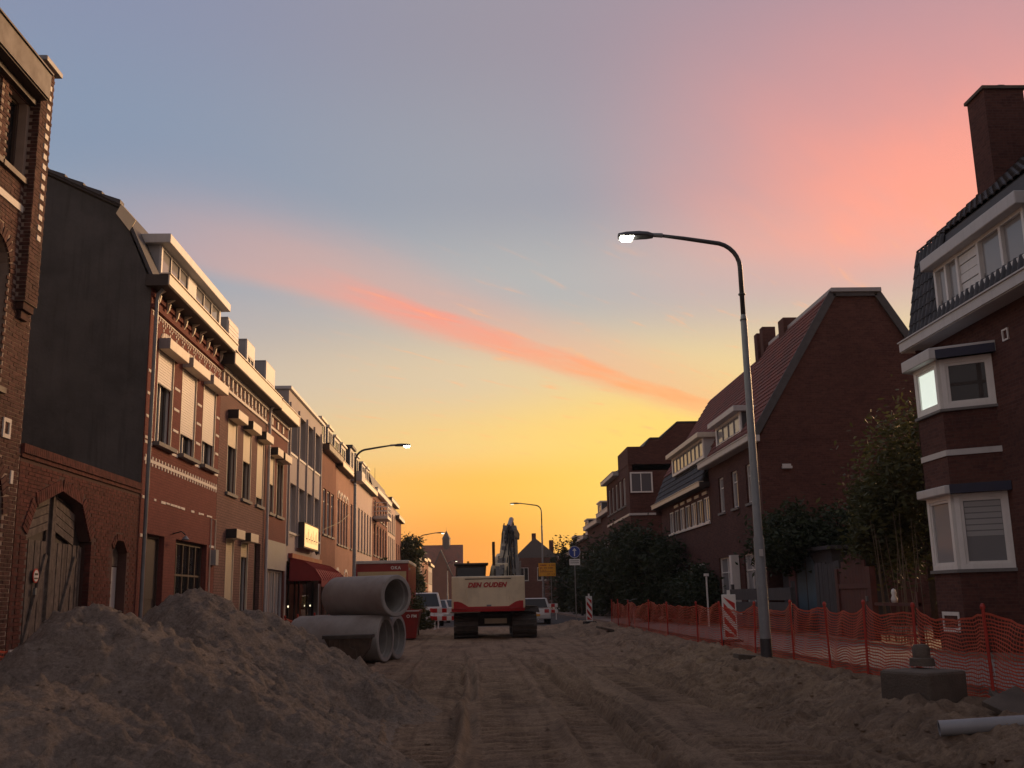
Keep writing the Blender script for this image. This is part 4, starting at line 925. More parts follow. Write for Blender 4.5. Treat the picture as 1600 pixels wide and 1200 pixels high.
# canted bay
BP = [(9.85, 20.75), (9.0, 20.2), (9.0, 19.1), (9.85, 18.56)]
def off(d):                                             # footprint pushed out by d
    return [(9.85, 20.75+d), (9.0-d, 20.2+d*.5), (9.0-d, 19.1-d*.5), (9.85, 18.56-d*1.1)]
def ring(z0, z1, m, name, d=0, par=None, bevel=0): return MB().prism([(x, y, z0) for x, y in off(d)], (0,0,z1-z0)).build(name, m, par or t, bevel=bevel)
bay = ring(0, 1.84, M['brickR'], 'bay'); ring(3.46, 4.88, M['brickR'], 'bay_wall', 0, bay); ring(3.3, 3.46, M['grey_light'], 'bay_slab', .16, bay, .015); ring(5.9, 6.12, M['grey_light'], 'bay_roof', .2, bay, .015)
ring(4.03, 4.14, M['grey_light'], 'stone_band', .025, bay); ring(1.84, 1.9, M['sill'], 'sill', .06, bay); ring(4.88, 4.93, M['sill'], 'sill', .06, bay)
ring(1.9, 3.3, M['glass_blind'], 'room', -.09, bay); ring(4.93, 5.9, M['glass_blind'], 'room', -.09, bay)
for i, (pa, pb) in enumerate(zip(BP, BP[1:])):
    ux, uy = pb[0]-pa[0], pb[1]-pa[1]; Lw = math.hypot(ux, uy); n = (uy/Lw, -ux/Lw)
    if n[0] > 0 and i == 1: n = (-n[0], -n[1])
    c = ((pa[0]+pb[0])/2-9.6, (pa[1]+pb[1])/2-19.65)
    if n[0]*c[0]+n[1]*c[1] < 0: n = (-n[0], -n[1])
    G = FR(pa, (ux, uy), n)
    for fl, (z0, z1) in enumerate(((1.9, 3.3), (4.93, 5.9))):
        gl = 'glass_blind' if (i == 2 and fl == 0) else ('emissive_pane' if i == 1 and fl == 1 else ('glass_curtain' if i == 1 else 'glass'))  # upper front pane is made bright by its own emission
        a, b = .03, Lw-.03
        fo = MB(); B = lambda *q: G.box(fo, *q)
        B(a, a+.10, -.06, .02, z0, z1); B(b-.10, b, -.06, .02, z0, z1); B(a+.10, b-.10, -.06, .02, z0, z0+.09); B(a+.10, b-.10, -.06, .02, z1-.09, z1)
        B(a+.10, a+.15, -.05, .0, z0+.09, z1-.09); B(b-.15, b-.10, -.05, .0, z0+.09, z1-.09); B(a+.15, b-.15, -.05, .0, z0+.09, z0+.14); B(a+.15, b-.15, -.05, .0, z1-.14, z1-.09)
        w = fo.build('bay_window', M['white_paint'], t)
        part(G, 'pane', M[gl], w, (a+.15, b-.15, -.04, -.03, z0+.14, z1-.14))
        if i == 2:
            part(G, 'awning_cassette', M['navy'], w, (.0, Lw+.05, .03, .2, z1+.0, z1+.17))
            if fl == 0:
                s_ = MB(); zz_ = z1-.15
                while zz_ > z0+.62: G.box(s_, a+.16, b-.16, -.029, -.026, zz_-.1, zz_-.012); zz_ -= .11
                s_.build('pleated_blind', M['glass_curtain'], w)
            else: part(G, 'muntin', M['dark_wood'], w, (a+.16, b-.16, -.029, -.02, (z0+z1)/2-.05, (z0+z1)/2+.01), (a+.42*Lw+.22, a+.42*Lw+.3, -.029, -.022, z0+.15, z1-.15))
part(FR((9.0, 0), (0,1), (-1,0)), 'cellar_window', M['white_paint'], bay, (19.3, 20.0, -.05, .015, .75, .82), (19.3, 19.36, -.05, .015, .82, 1.05), (19.94, 20.0, -.05, .015, .82, 1.05), (19.3, 20.0, -.05, .015, 1.05, 1.12))

# ------------------------------------------------------------------ right: big gabled house
t = thing('gabled_house', 'large dark brick house with a wide blank gable and steep red tiled roof', 'house', (9.5, 37.5, 0))
hl = [(34.8, 35.6, 4.6, 5.95), (36.8, 37.7, 4.6, 5.95), (38.9, 39.75, 4.6, 5.95), (34.9, 36.6, 1.0, 2.9), (38.2, 40.4, 1.0, 2.9)]
facade(FRt, t, M['brickR2'], 33.7, 41.3, 0, 6.6, hl, .18, 7.4)
for h in hl: window(FRt, t, *h[:4], rec=.14, mull=(.5,) if h[1]-h[0] > 1.2 else (), trans=(.7,), glass='glass_curtain')
G2 = FR((0, 33.7), (1, 0), (0, -1)); gw = MB(); G2.pris(gw, [(9.5, 6.58), (12.43, 11.55), (13.97, 11.55), (16.9, 6.58)], -.3, .012); gw.build('gable_wall', M['brickR2'], t)
part(G2, 'vent_hood', M['grey_light'], t, (10.22, 10.55, .013, .12, 5.58, 5.66), (10.24, 10.53, .013, .05, 5.66, 5.74))
pr2 = [(.25, 6.5), (-2.93, 11.6), (-4.47, 11.6), (-7.5, 6.5)]
rf = roofprof(FRt, t, M['tile_red'], 33.62, 41.3, pr2, .06); courses(FRt, rf, M['tile_red'], 33.6, 41.3, .22, 6.58, -2.9, 11.66, 24)
vb = MB()
for (d0, z0), (d1, z1) in zip(pr2, pr2[1:]): vb.beam(FRt.P(33.6, d0, z0+.05), FRt.P(33.6, d1, z1+.05), .06, .26)
vb.build('verge_board', M['slate'], t); part(FRt, 'flat_roof_edge', M['grey_paint'], t, (33.5, 41.3, -4.6, -2.85, 11.66, 11.8))
gutter(FRt, t, 33.5, 41.4, .0, .42, 6.5, 6.74, 'grey_light', 'gutter')
dormer(FRt, t, 36.3, 40.2, 7.2, 8.0, -.15, -1.3, 'slate', 'white_paint', 'grey_light', wins=((36.5, 40.0, 7.3, 7.92, 4),), rh=.2, over=.3, glass='glass_curtain')
for (a, b, z) in ((38.6, 39.3, 12.15), (41.5, 41.95, 12.55), (42.4, 42.85, 12.5)):
    c_ = MB().box(12.2, 12.75, a, b, 10.8, z).build('chimney', M['brickR2'], t)
part(FR((9.5, 0), (0,1), (-1,0)), 'entrance_column', M['white_paint'], t, (37.2, 37.55, .02, .3, .3, 2.9))

t = thing('tiled_house', 'dark tiled house with a long strip of white framed windows under a low gutter', 'house', (9.5, 47, 0))
hl = [(41.5+k*1.28, 41.5+k*1.28+1.1, 4.42, 5.45) for k in range(7)]+[(43, 46, .9, 2.8), (48, 50.5, .9, 2.8)]
facade(FRt, t, M['brickR'], 41.32, 52.4, 0, 5.85, hl, .18, 7.4)
for i, h in enumerate(hl): window(FRt, t, *h[:4], rec=.1, mull=(.5,), glass=['glass_curtain', 'glass'][i % 2:][:1], sill='white_paint')
pr3 = [(.28, 5.98), (-.3, 7.35), (-2.93, 11.4), (-4.47, 11.4), (-7.5, 5.9)]
rf = roofprof(FRt, t, M['slate'], 41.32, 52.4, pr3, .05); courses(FRt, rf, M['tile_grey'], 41.34, 52.4, .3, 6.03, -.28, 7.4, 5); courses(FRt, rf, M['tile_red'], 41.34, 52.4, -.26, 7.42, -2.9, 11.45, 20, name='upper_tile_courses')
gableside(FRt, t, M['brickR'], 52.36, [(d, z-.03) for d, z in pr3], zb=5.5)
gutter(FRt, t, 41.2, 52.7, .0, .45, 5.8, 6.03, 'cream_paint', 'gutter')
for k in range(5): part(FRt, 'lintel', M['cream_paint'], t, (41.7+k*1.55, 42.6+k*1.55, .0, .04, 5.56, 5.68))
dormer(FRt, t, 41.45, 48.3, 7.0, 7.85, .1, -1.1, 'grey_light', 'white_paint', 'cream_paint', wins=((41.6, 48.1, 7.1, 7.78, 8),), rh=.2, over=.28, glass='glass_curtain')

t = thing('corner_house', 'dark brick flat topped house with a corner window high on its end wall', 'house', (8.6, 62, 0))
F4 = FR((8.6, 0), (0, 1), (-1, 0))
hl = [(58.5+k*1.7, 59.6+k*1.7, 6.6, 8.2) for k in range(5)]+[(58.5+k*1.7, 59.7+k*1.7, 3.6, 5.2) for k in range(5)]
facade(F4, t, M['brickR'], 57, 67, 0, 8.75, hl, .18, 8)
for h in hl: window(F4, t, *h[:4], rec=.14, mull=(.5,), glass='glass')
part(F4, 'corner_block', M['brickR'], t, (56.98, 61, -1.0, .02, 8.75, 9.75)); roofprof(F4, t, M['slate'], 57.02, 67, [(-.2, 8.75), (-1.3, 10.2), (-1.9, 10.2), (-2.9, 11.1), (-6, 11.1), (-8, 8.75)])
gutter(F4, t, 61.02, 67.3, .0, .35, 8.6, 8.85, 'grey_light', 'gutter'); gableside(F4, t, M['brickR'], 57.0, [(-.2, 8.7), (-1.3, 10.15), (-1.9, 10.15), (-2.9, 11.05), (-6, 11.05), (-8, 8.7)], zb=8.4)
G4 = FR((0, 57), (1,0), (0,-1)); window(G4, t, 8.66, 9.92, 7.15, 8.3, rec=-.02, fr=.08, mull=(.48,), sill=None, glass='glass_blind'); part(G4, 'band', M['grey_light'], t, (8.6, 11.5, .0, .05, 5.9, 6.02)); part(F4, 'band', M['grey_light'], t, (57, 67, .0, .05, 5.9, 6.02))
part(F4, 'flue', M['black_metal'], t, (64.0, 64.25, -.8, -.55, 8.8, 9.9), (66.2, 66.45, -.8, -.55, 8.8, 9.5))
for (a, b, e, q) in ((67.3, 75.5, 7.2, 'next to the flat topped corner house'), (75.52, 85, 6.9, 'second past the flat topped corner house'), (85.02, 97, 6.3, 'third past the flat topped corner house'), (97.02, 112, 5.6, 'last of the row before the distant gable')):
    t = row_house(FR((9.2, 0), (0,1), (-1,0)), 9.2, 'dark brick house with slate roof and chimney, %s' % q, a, b, e, 'brickR', wgrid(a, b, 4, [(3.7, 5.3), (.9, 2.7)], 1.1), corn='grey_light', coarse=True, prof=[(0, e), (-4, e+1.9), (-8, e)], depth=8, dormers=((a+1, a+3.2, e+.3, e+1.5),), frame='white_paint')
    MB().box(11.6, 12.3, b-1.2, b-.5, e+.6, e+2.6).build('chimney', M['brickR'], t)
t = thing('distant_house', 'distant dark house with a pointed front gable and two chimneys', 'house', (7.5, 136, 0))
G6 = FR((0, 130), (1,0), (0,-1)); facade(G6, t, M['brickR'], 4.6, 13, 0, 6.4, [(5.4, 6.5, 3.6, 5.2), (7.6, 8.7, 3.6, 5.2), (9.8, 10.9, 3.6, 5.2)], .18, 12)
for a in (5.4, 7.6, 9.8): window(G6, t, a, a+1.1, 3.6, 5.2, rec=.12, mull=(.5,))
mb = MB(); G6.pris(mb, [(4.7, 6.4), (7.35, 8.9), (10, 6.7), (10, 6.4)], -12, .02); mb.build('roof', M['slate'], t); mb = MB(); G6.pris(mb, [(9.5, 6.4), (9.5, 6.9), (11.5, 6.9), (12.8, 6.4)], -12, .0); mb.build('side_roof', M['slate'], t)
MB().box(7.1, 7.6, 131, 132, 8.4, 9.5).build('chimney', M['brickR'], t); MB().box(9.3, 9.8, 131, 132, 6.9, 8.6).build('chimney', M['brickR'], t)

# ------------------------------------------------------------------ church
t = thing('church', 'distant brick church with a long steep roof and a small pointed ridge turret', 'church', (-7, 246, 0))
GC = FR((0, 240), (1,0), (0,-1)); wn = [(-12+k*2.4, -11+k*2.4, 2.5, 5.5) for k in range(4)]
facade(GC, t, M['brickC'], -13, -3.1, 0, 6.6, wn, .3, 12)
for w in wn: window(GC, t, *w, rec=.2, fm='grey_paint')
mb = MB(); mb.prism([(-13, 239.8, 6.6), (-13, 246, 14.1), (-13, 252.2, 6.6)], (9.9, 0, 0)); mb.build('roof', M['tile_red'], t)
mb = MB(); mb.prism([(-10.5, 237, 0), (-10.5, 237, 7.0), (-8.2, 237, 12.2), (-5.6, 237, 7.0), (-5.6, 237, 0)], (0, 8, 0)); mb.build('transept', M['brickC'], t)
mb = MB(); mb.prism([(-10.8, 236.9, 6.6), (-8.1, 236.9, 12.7), (-5.3, 236.9, 6.6), (-5.5, 236.9, 6.5), (-8.1, 236.9, 12.2), (-10.6, 236.9, 6.5)], (0, 8.1, 0)); mb.build('transept_roof', M['slate'], t)
mb = MB(); mb.lathe((-7.05, 246, 12.5), (0,0,1), [(.95,0),(.95,3.0),(1.1,3.0),(.02,5.0),(.02,5.8)], 8); mb.build('turret', M['slate'], t)

# ------------------------------------------------------------------ vegetation
def leafcloud(name, parent, m, blobs, size, seed, flat=.5):
    r = np.random.default_rng(seed); C = []
    for (x, y, z, rx, ry, rz, n) in blobs:
        k = max(6, n//130); d = r.normal(size=(k, 3)); d /= np.linalg.norm(d, axis=1)[:, None]
        cc = d*(r.random((k, 1))**.45)*.92*np.array([rx, ry, rz])+np.array([x, y, z])
        i = r.integers(0, k, n); s = r.uniform(.10, .30, (k, 1))
        C.append(cc[i]+r.normal(size=(n, 3))*s[i]*np.array([rx, ry, rz]))
    C = np.concatenate(C); C = C[C[:, 2] > .3]; n = len(C)
    a = r.normal(size=(n, 3)); a[:, 2] *= flat; a /= np.linalg.norm(a, axis=1)[:, None]; b = np.cross(a, r.normal(size=(n, 3))); b /= np.linalg.norm(b, axis=1)[:, None]
    s = size*r.uniform(.6, 1.5, (n, 1)); a *= s; b *= s*.45
    V = np.stack([C-a, C+b*.9-a*.1, C+a, C-b*.9-a*.1], 1).reshape(-1, 3)-np.array(wloc(parent))
    me = bpy.data.meshes.new(name); q = np.arange(n*4, dtype=np.int32); me.vertices.add(n*4); me.vertices.foreach_set('co', V.ravel()); me.loops.add(n*4); me.loops.foreach_set('vertex_index', q)
    me.polygons.add(n); me.polygons.foreach_set('loop_start', q[::4].copy()); me.update(calc_edges=True); me.materials.append(m)
    o = bpy.data.objects.new(name, me); col.objects.link(o); o.parent = parent; return o
def tree(name, label, base, blobs, size, m, seed, r0=.12, cat='tree', group=None, limbs=7):
    t = thing(name, label, cat, base, group); random.seed(seed); mb = MB(); b = Vector(base)
    top = Vector((sum(q[0] for q in blobs)/len(blobs), sum(q[1] for q in blobs)/len(blobs), max(q[2] for q in blobs)))
    mid = b.lerp(top, .45)+Vector((random.uniform(-.15,.15), random.uniform(-.15,.15), 0))
    mb.tube([b-Vector((0,0,.1)), b.lerp(mid, .5), mid, mid.lerp(top, .6), top], [r0, r0*.85, r0*.65, r0*.4, r0*.12], 8)
    for k in range(limbs):
        q = random.choice(blobs); e = Vector((q[0]+random.uniform(-.7,.7)*q[3], q[1]+random.uniform(-.7,.7)*q[4], q[2]+random.uniform(-.3,.8)*q[5]))
        s = b.lerp(mid, random.uniform(.5, 1)); mm = s.lerp(e, .5)+Vector((0,0,.15)); mb.tube([s, mm, e], [r0*.4, r0*.25, r0*.07], 5)
    mb.build('trunk', M['bark'], t, smooth=True); leafcloud('crown', t, m, blobs, size, seed); return t
tree('garden_tree', 'tall loose leafy tree climbing beside the canted bay house', (10.9, 24.6, .35), [(10.9,24.6,4.2,1.5,1.6,1.7,9000), (11.8,24.4,5.6,.8,1.0,1.2,3200), (9.9,25.3,3.2,1.0,1.3,1.3,5000), (11.4,23.6,2.8,1.0,1.0,1.2,3500)], .075, M['leaf_olive'], 3, .11)
tree('climbing_shrub', 'thin strands of creeper hanging next to the upper bay window', (10.4, 21.9, .35), [(10.2,21.9,4.6,.3,.3,1.2,1600), (10.3,22.0,3.4,.4,.4,.9,1500), (10.2, 21.9, 5.6, .2, .2, .5, 500)], .06, M['leaf_olive'], 4, .05, 'shrub')
tree('garden_tree', 'broad dark evergreen tree in front of the blank gable', (9.9, 31.3, .35), [(9.9,31.3,3.2,1.3,1.6,1.0,7000), (10.9,30.2,3.0,1.2,1.3,1.0,5500), (9.5,32.6,3.0,.8,1.0,.9,3500), (11.6,28.6,2.8,1.2,1.2,1.2,5000), (11.6,26.8,3.0,1.0,1.1,1.1,3800)], .08, M['leaf_dark'], 5, .12)
tree('garden_shrub', 'rounded dark shrub below the strip of white framed windows', (8.8, 41.5, .35), [(8.8,41.5,1.6,.9,1.6,1.0,4200), (8.6,43.8,1.5,.8,1.2,.9,2600)], .085, M['leaf_dark'], 6, .07, 'shrub')
tree('garden_tree', 'large bushy tree in the front garden before the flat topped corner house', (7.9, 48.6, .35), [(7.9,48.6,3.4,1.2,1.8,1.5,6500), (8.5,46.6,2.7,1.0,1.5,1.5,4500), (7.5,51,3.6,1.0,1.6,1.4,4500), (8.0,48.5,1.4,1.2,3.2,1.0,5000)], .10, M['leaf_dark'], 7, .13)
tree('garden_tree', 'dark round tree behind the blue arrow sign', (7.7, 58, .35), [(7.5,57.5,2.6,1.2,2.2,1.9,5000), (7.5,62,2.8,1.2,2.4,2.0,4000)], .12, M['leaf_dark'], 8, .13)
tree('garden_shrub', 'low dark hedge shrubs under the bushy front garden trees', (7.7, 66, .3), [(7.7,66,1.8,1.0,3.5,1.5,3500), (7.4,74,2.0,1.0,4,1.7,3000), (7.2,84,2.2,1.2,4.5,1.9,2600)], .16, M['leaf_dark'], 9, .08, 'shrub')
tt = tree('twiggy_tree', 'thin twiggy tree with sparse leaves against the orange sky', (7.4, 86, .3), [(6.6,86,4.8,1.0,1.4,1.3,500), (7.9,85,5.6,1.1,1.4,1.3,520), (7.3,86,3.6,1.4,1.5,1.2,1400)], .13, M['leaf_dark'], 10, .10, limbs=22)
tree('street_tree', 'dark round tree at the far corner beyond the terrace', (-6.8, 98.4, .1), [(-6.6,98.4,6.2,1.5,1.6,1.6,2600), (-6.2,98.8,4.2,1.5,1.6,1.8,2600), (-6.0,99,2.4,1.3,1.6,1.6,2000)], .17, M['leaf_dark'], 12, .16)
tree('weed_shrub', 'straggly green weeds growing behind the red skip', (-2.55, 46.2, 0), [(-2.7,46.2,.9,.45,.6,.85,1500), (-2.2,45.2,.55,.35,.5,.5,800)], .07, M['leaf_olive'], 13, .03, 'shrub')
tree('roof_weed', 'little tuft of bright weeds on the container roof', (-4.3, 49, 3.3), [(-4.3,49,3.42,.25,.2,.1,140)], .05, M['leaf_olive'], 14, .01, 'weed', limbs=2)
# weeds at fence
# ------------------------------------------------------------------ right gardens: fence, gate, mural
FG = FR((9.2, 0), (0,1), (-1,0))
t = thing('board_fence', 'low dark garden fence of wide horizontal boards', 'fence', (9.0, 33.5, .3))
Fb = FR((8.95, 0), (0,1), (-1,0))
for k in range(3): part(Fb, 'board', M['wood_fence'], t, (29.4, 36.5, .0, .04, .48+k*.42, .48+k*.42+.36))
for u in (29.4, 32.9, 36.4): part(Fb, 'post', M['wood_fence'], t, (u, u+.1, -.1, -.005, .3, 1.85))
t = thing('painted_wall', 'garden shed wall painted with a pale blue arch and a pink panel', 'wall', (9.9, 30.6, .3))
Fm = FR((9.9, 0), (0,1), (-1,0)); part(Fm, 'wall', M['wood_fence'], t, (28.6, 33.4, -1.5, .0, .35, 2.7)); part(Fm, 'pink_panel', mat('pink_panel', (.20,.09,.10), .8), t, (32.0, 32.7, .002, .02, .9, 2.5))
mb = MB(); Fm.pris(mb, [(30.0, .9), (31.8, .9)]+[(u, z) for u, z in reversed(arc(30.0, 31.8, 1.9, .8))], .002, .02); mb.build('blue_arch', mat('arch_blue', (.10,.15,.19), .8), t)
part(Fm, 'arch_bar', M['dark_wood'], t, (30.88, 30.93, .02, .03, .9, 2.65)); part(Fm, 'roof_edge', M['wood_fence'], t, (28.4, 33.6, -1.6, .15, 2.7, 2.8))
t = thing('arched_gate', 'dark red wooden garden gate with a rounded top', 'gate', (9.3, 25.4, .3)); Fg = FR((9.3, 0), (0,1), (-1,0))
k = 24.4
while k < 26.4: 
    zt = 1.75+.7*math.sqrt(max(0, 1-((k+.1-25.4)/1.05)**2)); part(Fg, 'plank', M['wood_redbrown'], t, (k+.006, k+.194, -.02, .02, .4, zt)); k += .2
part(Fg, 'ledge', M['wood_redbrown'], t, (24.4, 26.4, .021, .05, .8, .92), (24.4, 26.4, .021, .05, 1.6, 1.72)); part(Fg, 'post', M['wood_redbrown'], t, (24.2, 24.38, -.08, .06, .3, 2.1)); part(Fg, 'post', M['wood_redbrown'], t, (26.42, 26.6, -.08, .06, .3, 2.1)); part(Fg, 'handle', M['zinc'], t, (24.5, 24.56, .021, .07, 1.3, 1.42))
t = thing('close_board_fence', 'tall weathered plank fence between the painted shed and the arched gate', 'fence', (9.4, 27.6, .3)); Fh = FR((9.4, 0), (0,1), (-1,0)); k = 26.65
while k < 28.55: part(Fh, 'plank', M['wood_fence'], t, (k+.005, k+.145, -.02, .015+random.uniform(-.006,.006), .35, 2.3+random.uniform(-.04,.04))); k += .15
part(Fh, 'rail', M['wood_fence'], t, (26.65, 28.55, -.07, -.025, .8, .88), (26.65, 28.55, -.07, -.025, 1.9, 1.98))
t = thing('cane_screen', 'upright pale canes and a low rail beside the bay house', 'fence', (9.3, 23, .3)); cn = 0; random.seed(21)
part(Fg, 'rail', M['wood_redbrown'], t, (21.7, 24.15, -.03, .03, 1.2, 1.27), (21.7, 24.15, -.03, .03, .55, .62)); part(Fg, 'post', M['wood_redbrown'], t, (21.7, 21.8, -.04, .04, .3, 1.5))
for k in range(18):
    u = 21.75+k*.13+random.uniform(-.03,.03); h = random.uniform(1.6, 2.9); mb = MB(); mb.tube([(9.3+random.uniform(-.1,.2), u, .35), (9.3+random.uniform(-.15,.25), u+random.uniform(-.08,.08), .4+h)], [.012, .006], 5); mb.build('cane', M['bamboo'], t)
t = thing('white_ornament', 'small white figure standing on the low rail by the canes', 'ornament', (9.25, 22.9, 1.27)); mb = MB(); mb.lathe((9.25, 22.9, 1.27), (0,0,1), [(.001,0),(.06,.0),(.075,.08),(.045,.16),(.06,.22),(.04,.29),(.001,.31)], 12); mb.build('figure', M['white_paint'], t, smooth=True)

# ------------------------------------------------------------------ street lamps
def street_lamp(label, x, y, zb, H, arm, sgn, power, led='led', group='street lamps along the street'):
    t = thing('street_lamp', label, 'street lamp', (x, y, zb), group)
    MB().tube([(x,y,zb-.3), (x,y,zb+.02), (x,y,zb+.42)], [.115,.115,.112], 16).build('base_sleeve', M['lamp_dark'], t, smooth=RAD(50))
    MB().tube([(x,y,zb+.42), (x,y,zb+2.35), (x,y,zb+2.42), (x,y,zb+H*.80), (x,y,zb+H*.81), (x,y,zb+H*.815)], [.108,.104,.086,.066,.06,.05], 16).build('column', M['lamp_grey'], t, smooth=RAD(50))
    MB().box(x-.035, x+.035, y-.13, y-.09, zb+2.0, zb+2.14).build('label_plate', M['grey_light'], t)
    z = zb+H; r = .55; p = [(x,y,zb+H*.815), (x,y,z-r)]
    for k in range(1, 7):
        a = math.pi/2*k/6*.84; p.append((x+sgn*r*(1-math.cos(a)), y, z-r+r*math.sin(a)))
    ex, ez = x+sgn*arm*.72, z+.17; p += [(x+sgn*(arm*.5), y, z+.10), (ex, y, ez)]
    MB().tube(p, [.05]*2+[.048]*6+[.043,.036], 12).build('arm', M['lamp_dark'], t, smooth=True)
    for q in (.80, .865): MB().lathe((x,y,zb+H*q), (0,0,1), [(.05,0),(.075,0),(.075,.03),(.05,.03)], 12).build('collar', M['lamp_dark'], t)
    MB().tube([(ex-sgn*.05,y,ez), (ex+sgn*.2,y,ez+.015)], [.05,.045], 10).build('spigot', M['lamp_grey'], t, smooth=RAD(50))
    hx = ex+sgn*.15; hd = MB(); ring = []
    sec = [(0,.07,.04),(.12,.13,.075),(.32,.16,.085),(.58,.15,.07),(.74,.09,.045)]
    for d, w, h in sec: ring.append([(hx+sgn*d, y-w, ez-.01), (hx+sgn*d, y-w*.7, ez+h*.8), (hx+sgn*d, y, ez+h), (hx+sgn*d, y+w*.7, ez+h*.8), (hx+sgn*d, y+w, ez-.01), (hx+sgn*d, y+w*.9, ez-.04), (hx+sgn*d, y-w*.9, ez-.04)])
    n0 = len(hd.v)
    for q in ring: hd.v += q
    for i in range(len(ring)-1):
        for k in range(7): k2 = (k+1) % 7; hd.f.append((n0+i*7+k, n0+i*7+k2, n0+i*7+7+k2, n0+i*7+7+k))
    hd.f.append(tuple(range(n0, n0+7))); hd.f.append(tuple(range(n0+28, n0+35)))
    h = hd.build('luminaire', M['lamp_dark'], t, smooth=RAD(50))
    lens = MB(); cx_ = hx+sgn*.56; lens.hexa([(cx_-.10,y-.09,ez-.10),(cx_+.10,y-.09,ez-.10),(cx_+.10,y+.09,ez-.10),(cx_-.10,y+.09,ez-.10),(cx_-.14,y-.125,ez-.042),(cx_+.14,y-.125,ez-.042),(cx_+.14,y+.125,ez-.042),(cx_-.14,y+.125,ez-.042)])
    lens.build('lens', M[led], h)
    ld = bpy.data.lights.new('lamp_light', 'SPOT'); lo = bpy.data.objects.new('lamp_light', ld); col.objects.link(lo); lo.parent = t
    ld.energy = power; ld.color = (1, .93, .66); ld.spot_size = RAD(150); ld.spot_blend = .8; ld.shadow_soft_size = .12; lo.location = Vector((cx_, y, ez-.14))-Vector(t.location)
    return t
street_lamp('tall grey street lamp planted in the sandy bank by the orange netting', 5.62, 20.4, .25, 8.55, 2.3, -1, 90)
street_lamp('grey street lamp on the pavement beside the red container', -5.52, 47.2, .05, 8.35, 2.3, 1, 60)
street_lamp('grey street lamp beyond the yellow sign', 5.5, 86, .2, 8.9, 2.4, -1, 12, 'led_dim')
street_lamp('street lamp on the far pavement near the dark round tree', -5.5, 100, .05, 7.6, 2.2, 1, 40, 'led_far')
street_lamp('small far street lamp standing before the church', -4.6, 165, .05, 7.2, 1.0, 1, 25, 'led_far')

# ------------------------------------------------------------------ orange netting
def netting(name, label, posts, zb, rows=21, group=None, H=1.0, hang=None):
    x0, y0 = posts[0][:2]; t = thing(name, label, 'fence', (x0, y0, zb(x0, y0)), group); net = MB()
    for x, y, *q in posts:
        b = zb(x, y); lean = q[0] if q else 0
        mb = MB(); mb.tube([(x,y,b-.25), (x+lean*.5,y+lean*.4,b+H*.5), (x+lean,y+lean*.8,b+H+.08)], .02, 8); mb.lathe((x+lean,y+lean*.8,b+H+.08), (0,0,1), [(.03,-.03),(.032,.0),(.02,.03),(.001,.035)], 8); mb.build('post', M['orange_post'], t)
    N_ = 18
    for si, (pa, pb) in enumerate(zip(posts, posts[1:])):
        sag = random.uniform(.05, .15); bul = random.uniform(-.12, .12); grid = []; ph = random.uniform(0, 6)
        la = pa[2] if len(pa) > 2 else 0; lb = pb[2] if len(pb) > 2 else 0; L = math.hypot(pb[0]-pa[0], pb[1]-pa[1]); n = max(6, int(L/.13))
        for k in range(n+1):
            s = k/n; x = pa[0]+(pb[0]-pa[0])*s; y = pa[1]+(pb[1]-pa[1])*s; b = zb(x, y)+.015
            top = H-sag*4*s*(1-s)-.02*math.sin(s*9+ph); colm = []
            ln = la*(1-s)+lb*s
            for j in range(rows+1):
                f = j/rows; bend = bul*4*s*(1-s)*math.sin(f*2.6+.3)+.02*math.sin(s*14+f*5+ph)
                colm.append(Vector((x+bend+ln*f+.026, y+ln*.8*f, b+top*f+.012*math.sin(s*11+f*9+ph)*(0 < j < rows))))
            grid.append(colm)
        nx = Vector((1,0,0))*.002
        for j in range(rows+1):
            h = .016 if 0 < j < rows else .026
            for k in range(n):
                a, b_ = grid[k][j], grid[k+1][j]; dz = Vector((0,0,h/2)); net.hexa([a-nx-dz, b_-nx-dz, b_+nx-dz, a+nx-dz, a-nx+dz, b_-nx+dz, b_+nx+dz, a+nx+dz])
        sub = 2
        for k in range(n*sub):
            s = k/sub; i = int(s); fr = s-i
            for j in range(rows):
                a = grid[i][j].lerp(grid[i+1][j], fr); b_ = grid[i][j+1].lerp(grid[i+1][j+1], fr); w = Vector((0, .006, 0)); net.poly([a-w, a+w, b_+w, b_-w])
    net.build('netting', M['orange_net'], t, recalc=False); return t
random.seed(31)
yp = [7.6, 9.9, 12.1, 14.2, 16.0, 17.9, 19.9, 22.6, 25.4, 28.8, 32.7, 36.6, 41.0, 44.6, 47.2]
posts = [(6.0+random.uniform(-.07,.07), y, random.uniform(-.05,.05)) for y in yp]
netting('netting_fence', 'long run of sagging orange plastic netting along the top of the bank', posts, lambda x, y: gzf(min(x, 6.05), y)+.0)
posts = [(-5.75+random.uniform(-.06,.06), y, random.uniform(-.05,.05)) for y in (8.4, 10.6, 12.7, 15.0, 18, 21.5, 25, 28.5, 31.5, 34.5, 37.5, 40.5, 44)]
netting('netting_fence', 'orange plastic netting along the brick pavement behind the sand heap', posts, lambda x, y: .06)
t = thing('notice_board', 'small grey board tied to the netting behind the sand heap', 'board', (-5.68, 13.2, .05)); MB().box(-5.70, -5.68, 13.05, 13.4, .45, 1.05).build('panel', M['grey_light'], t); MB().box(-5.72, -5.70, 13.2, 13.24, .0, 1.0).build('stake', M['bamboo'], t)

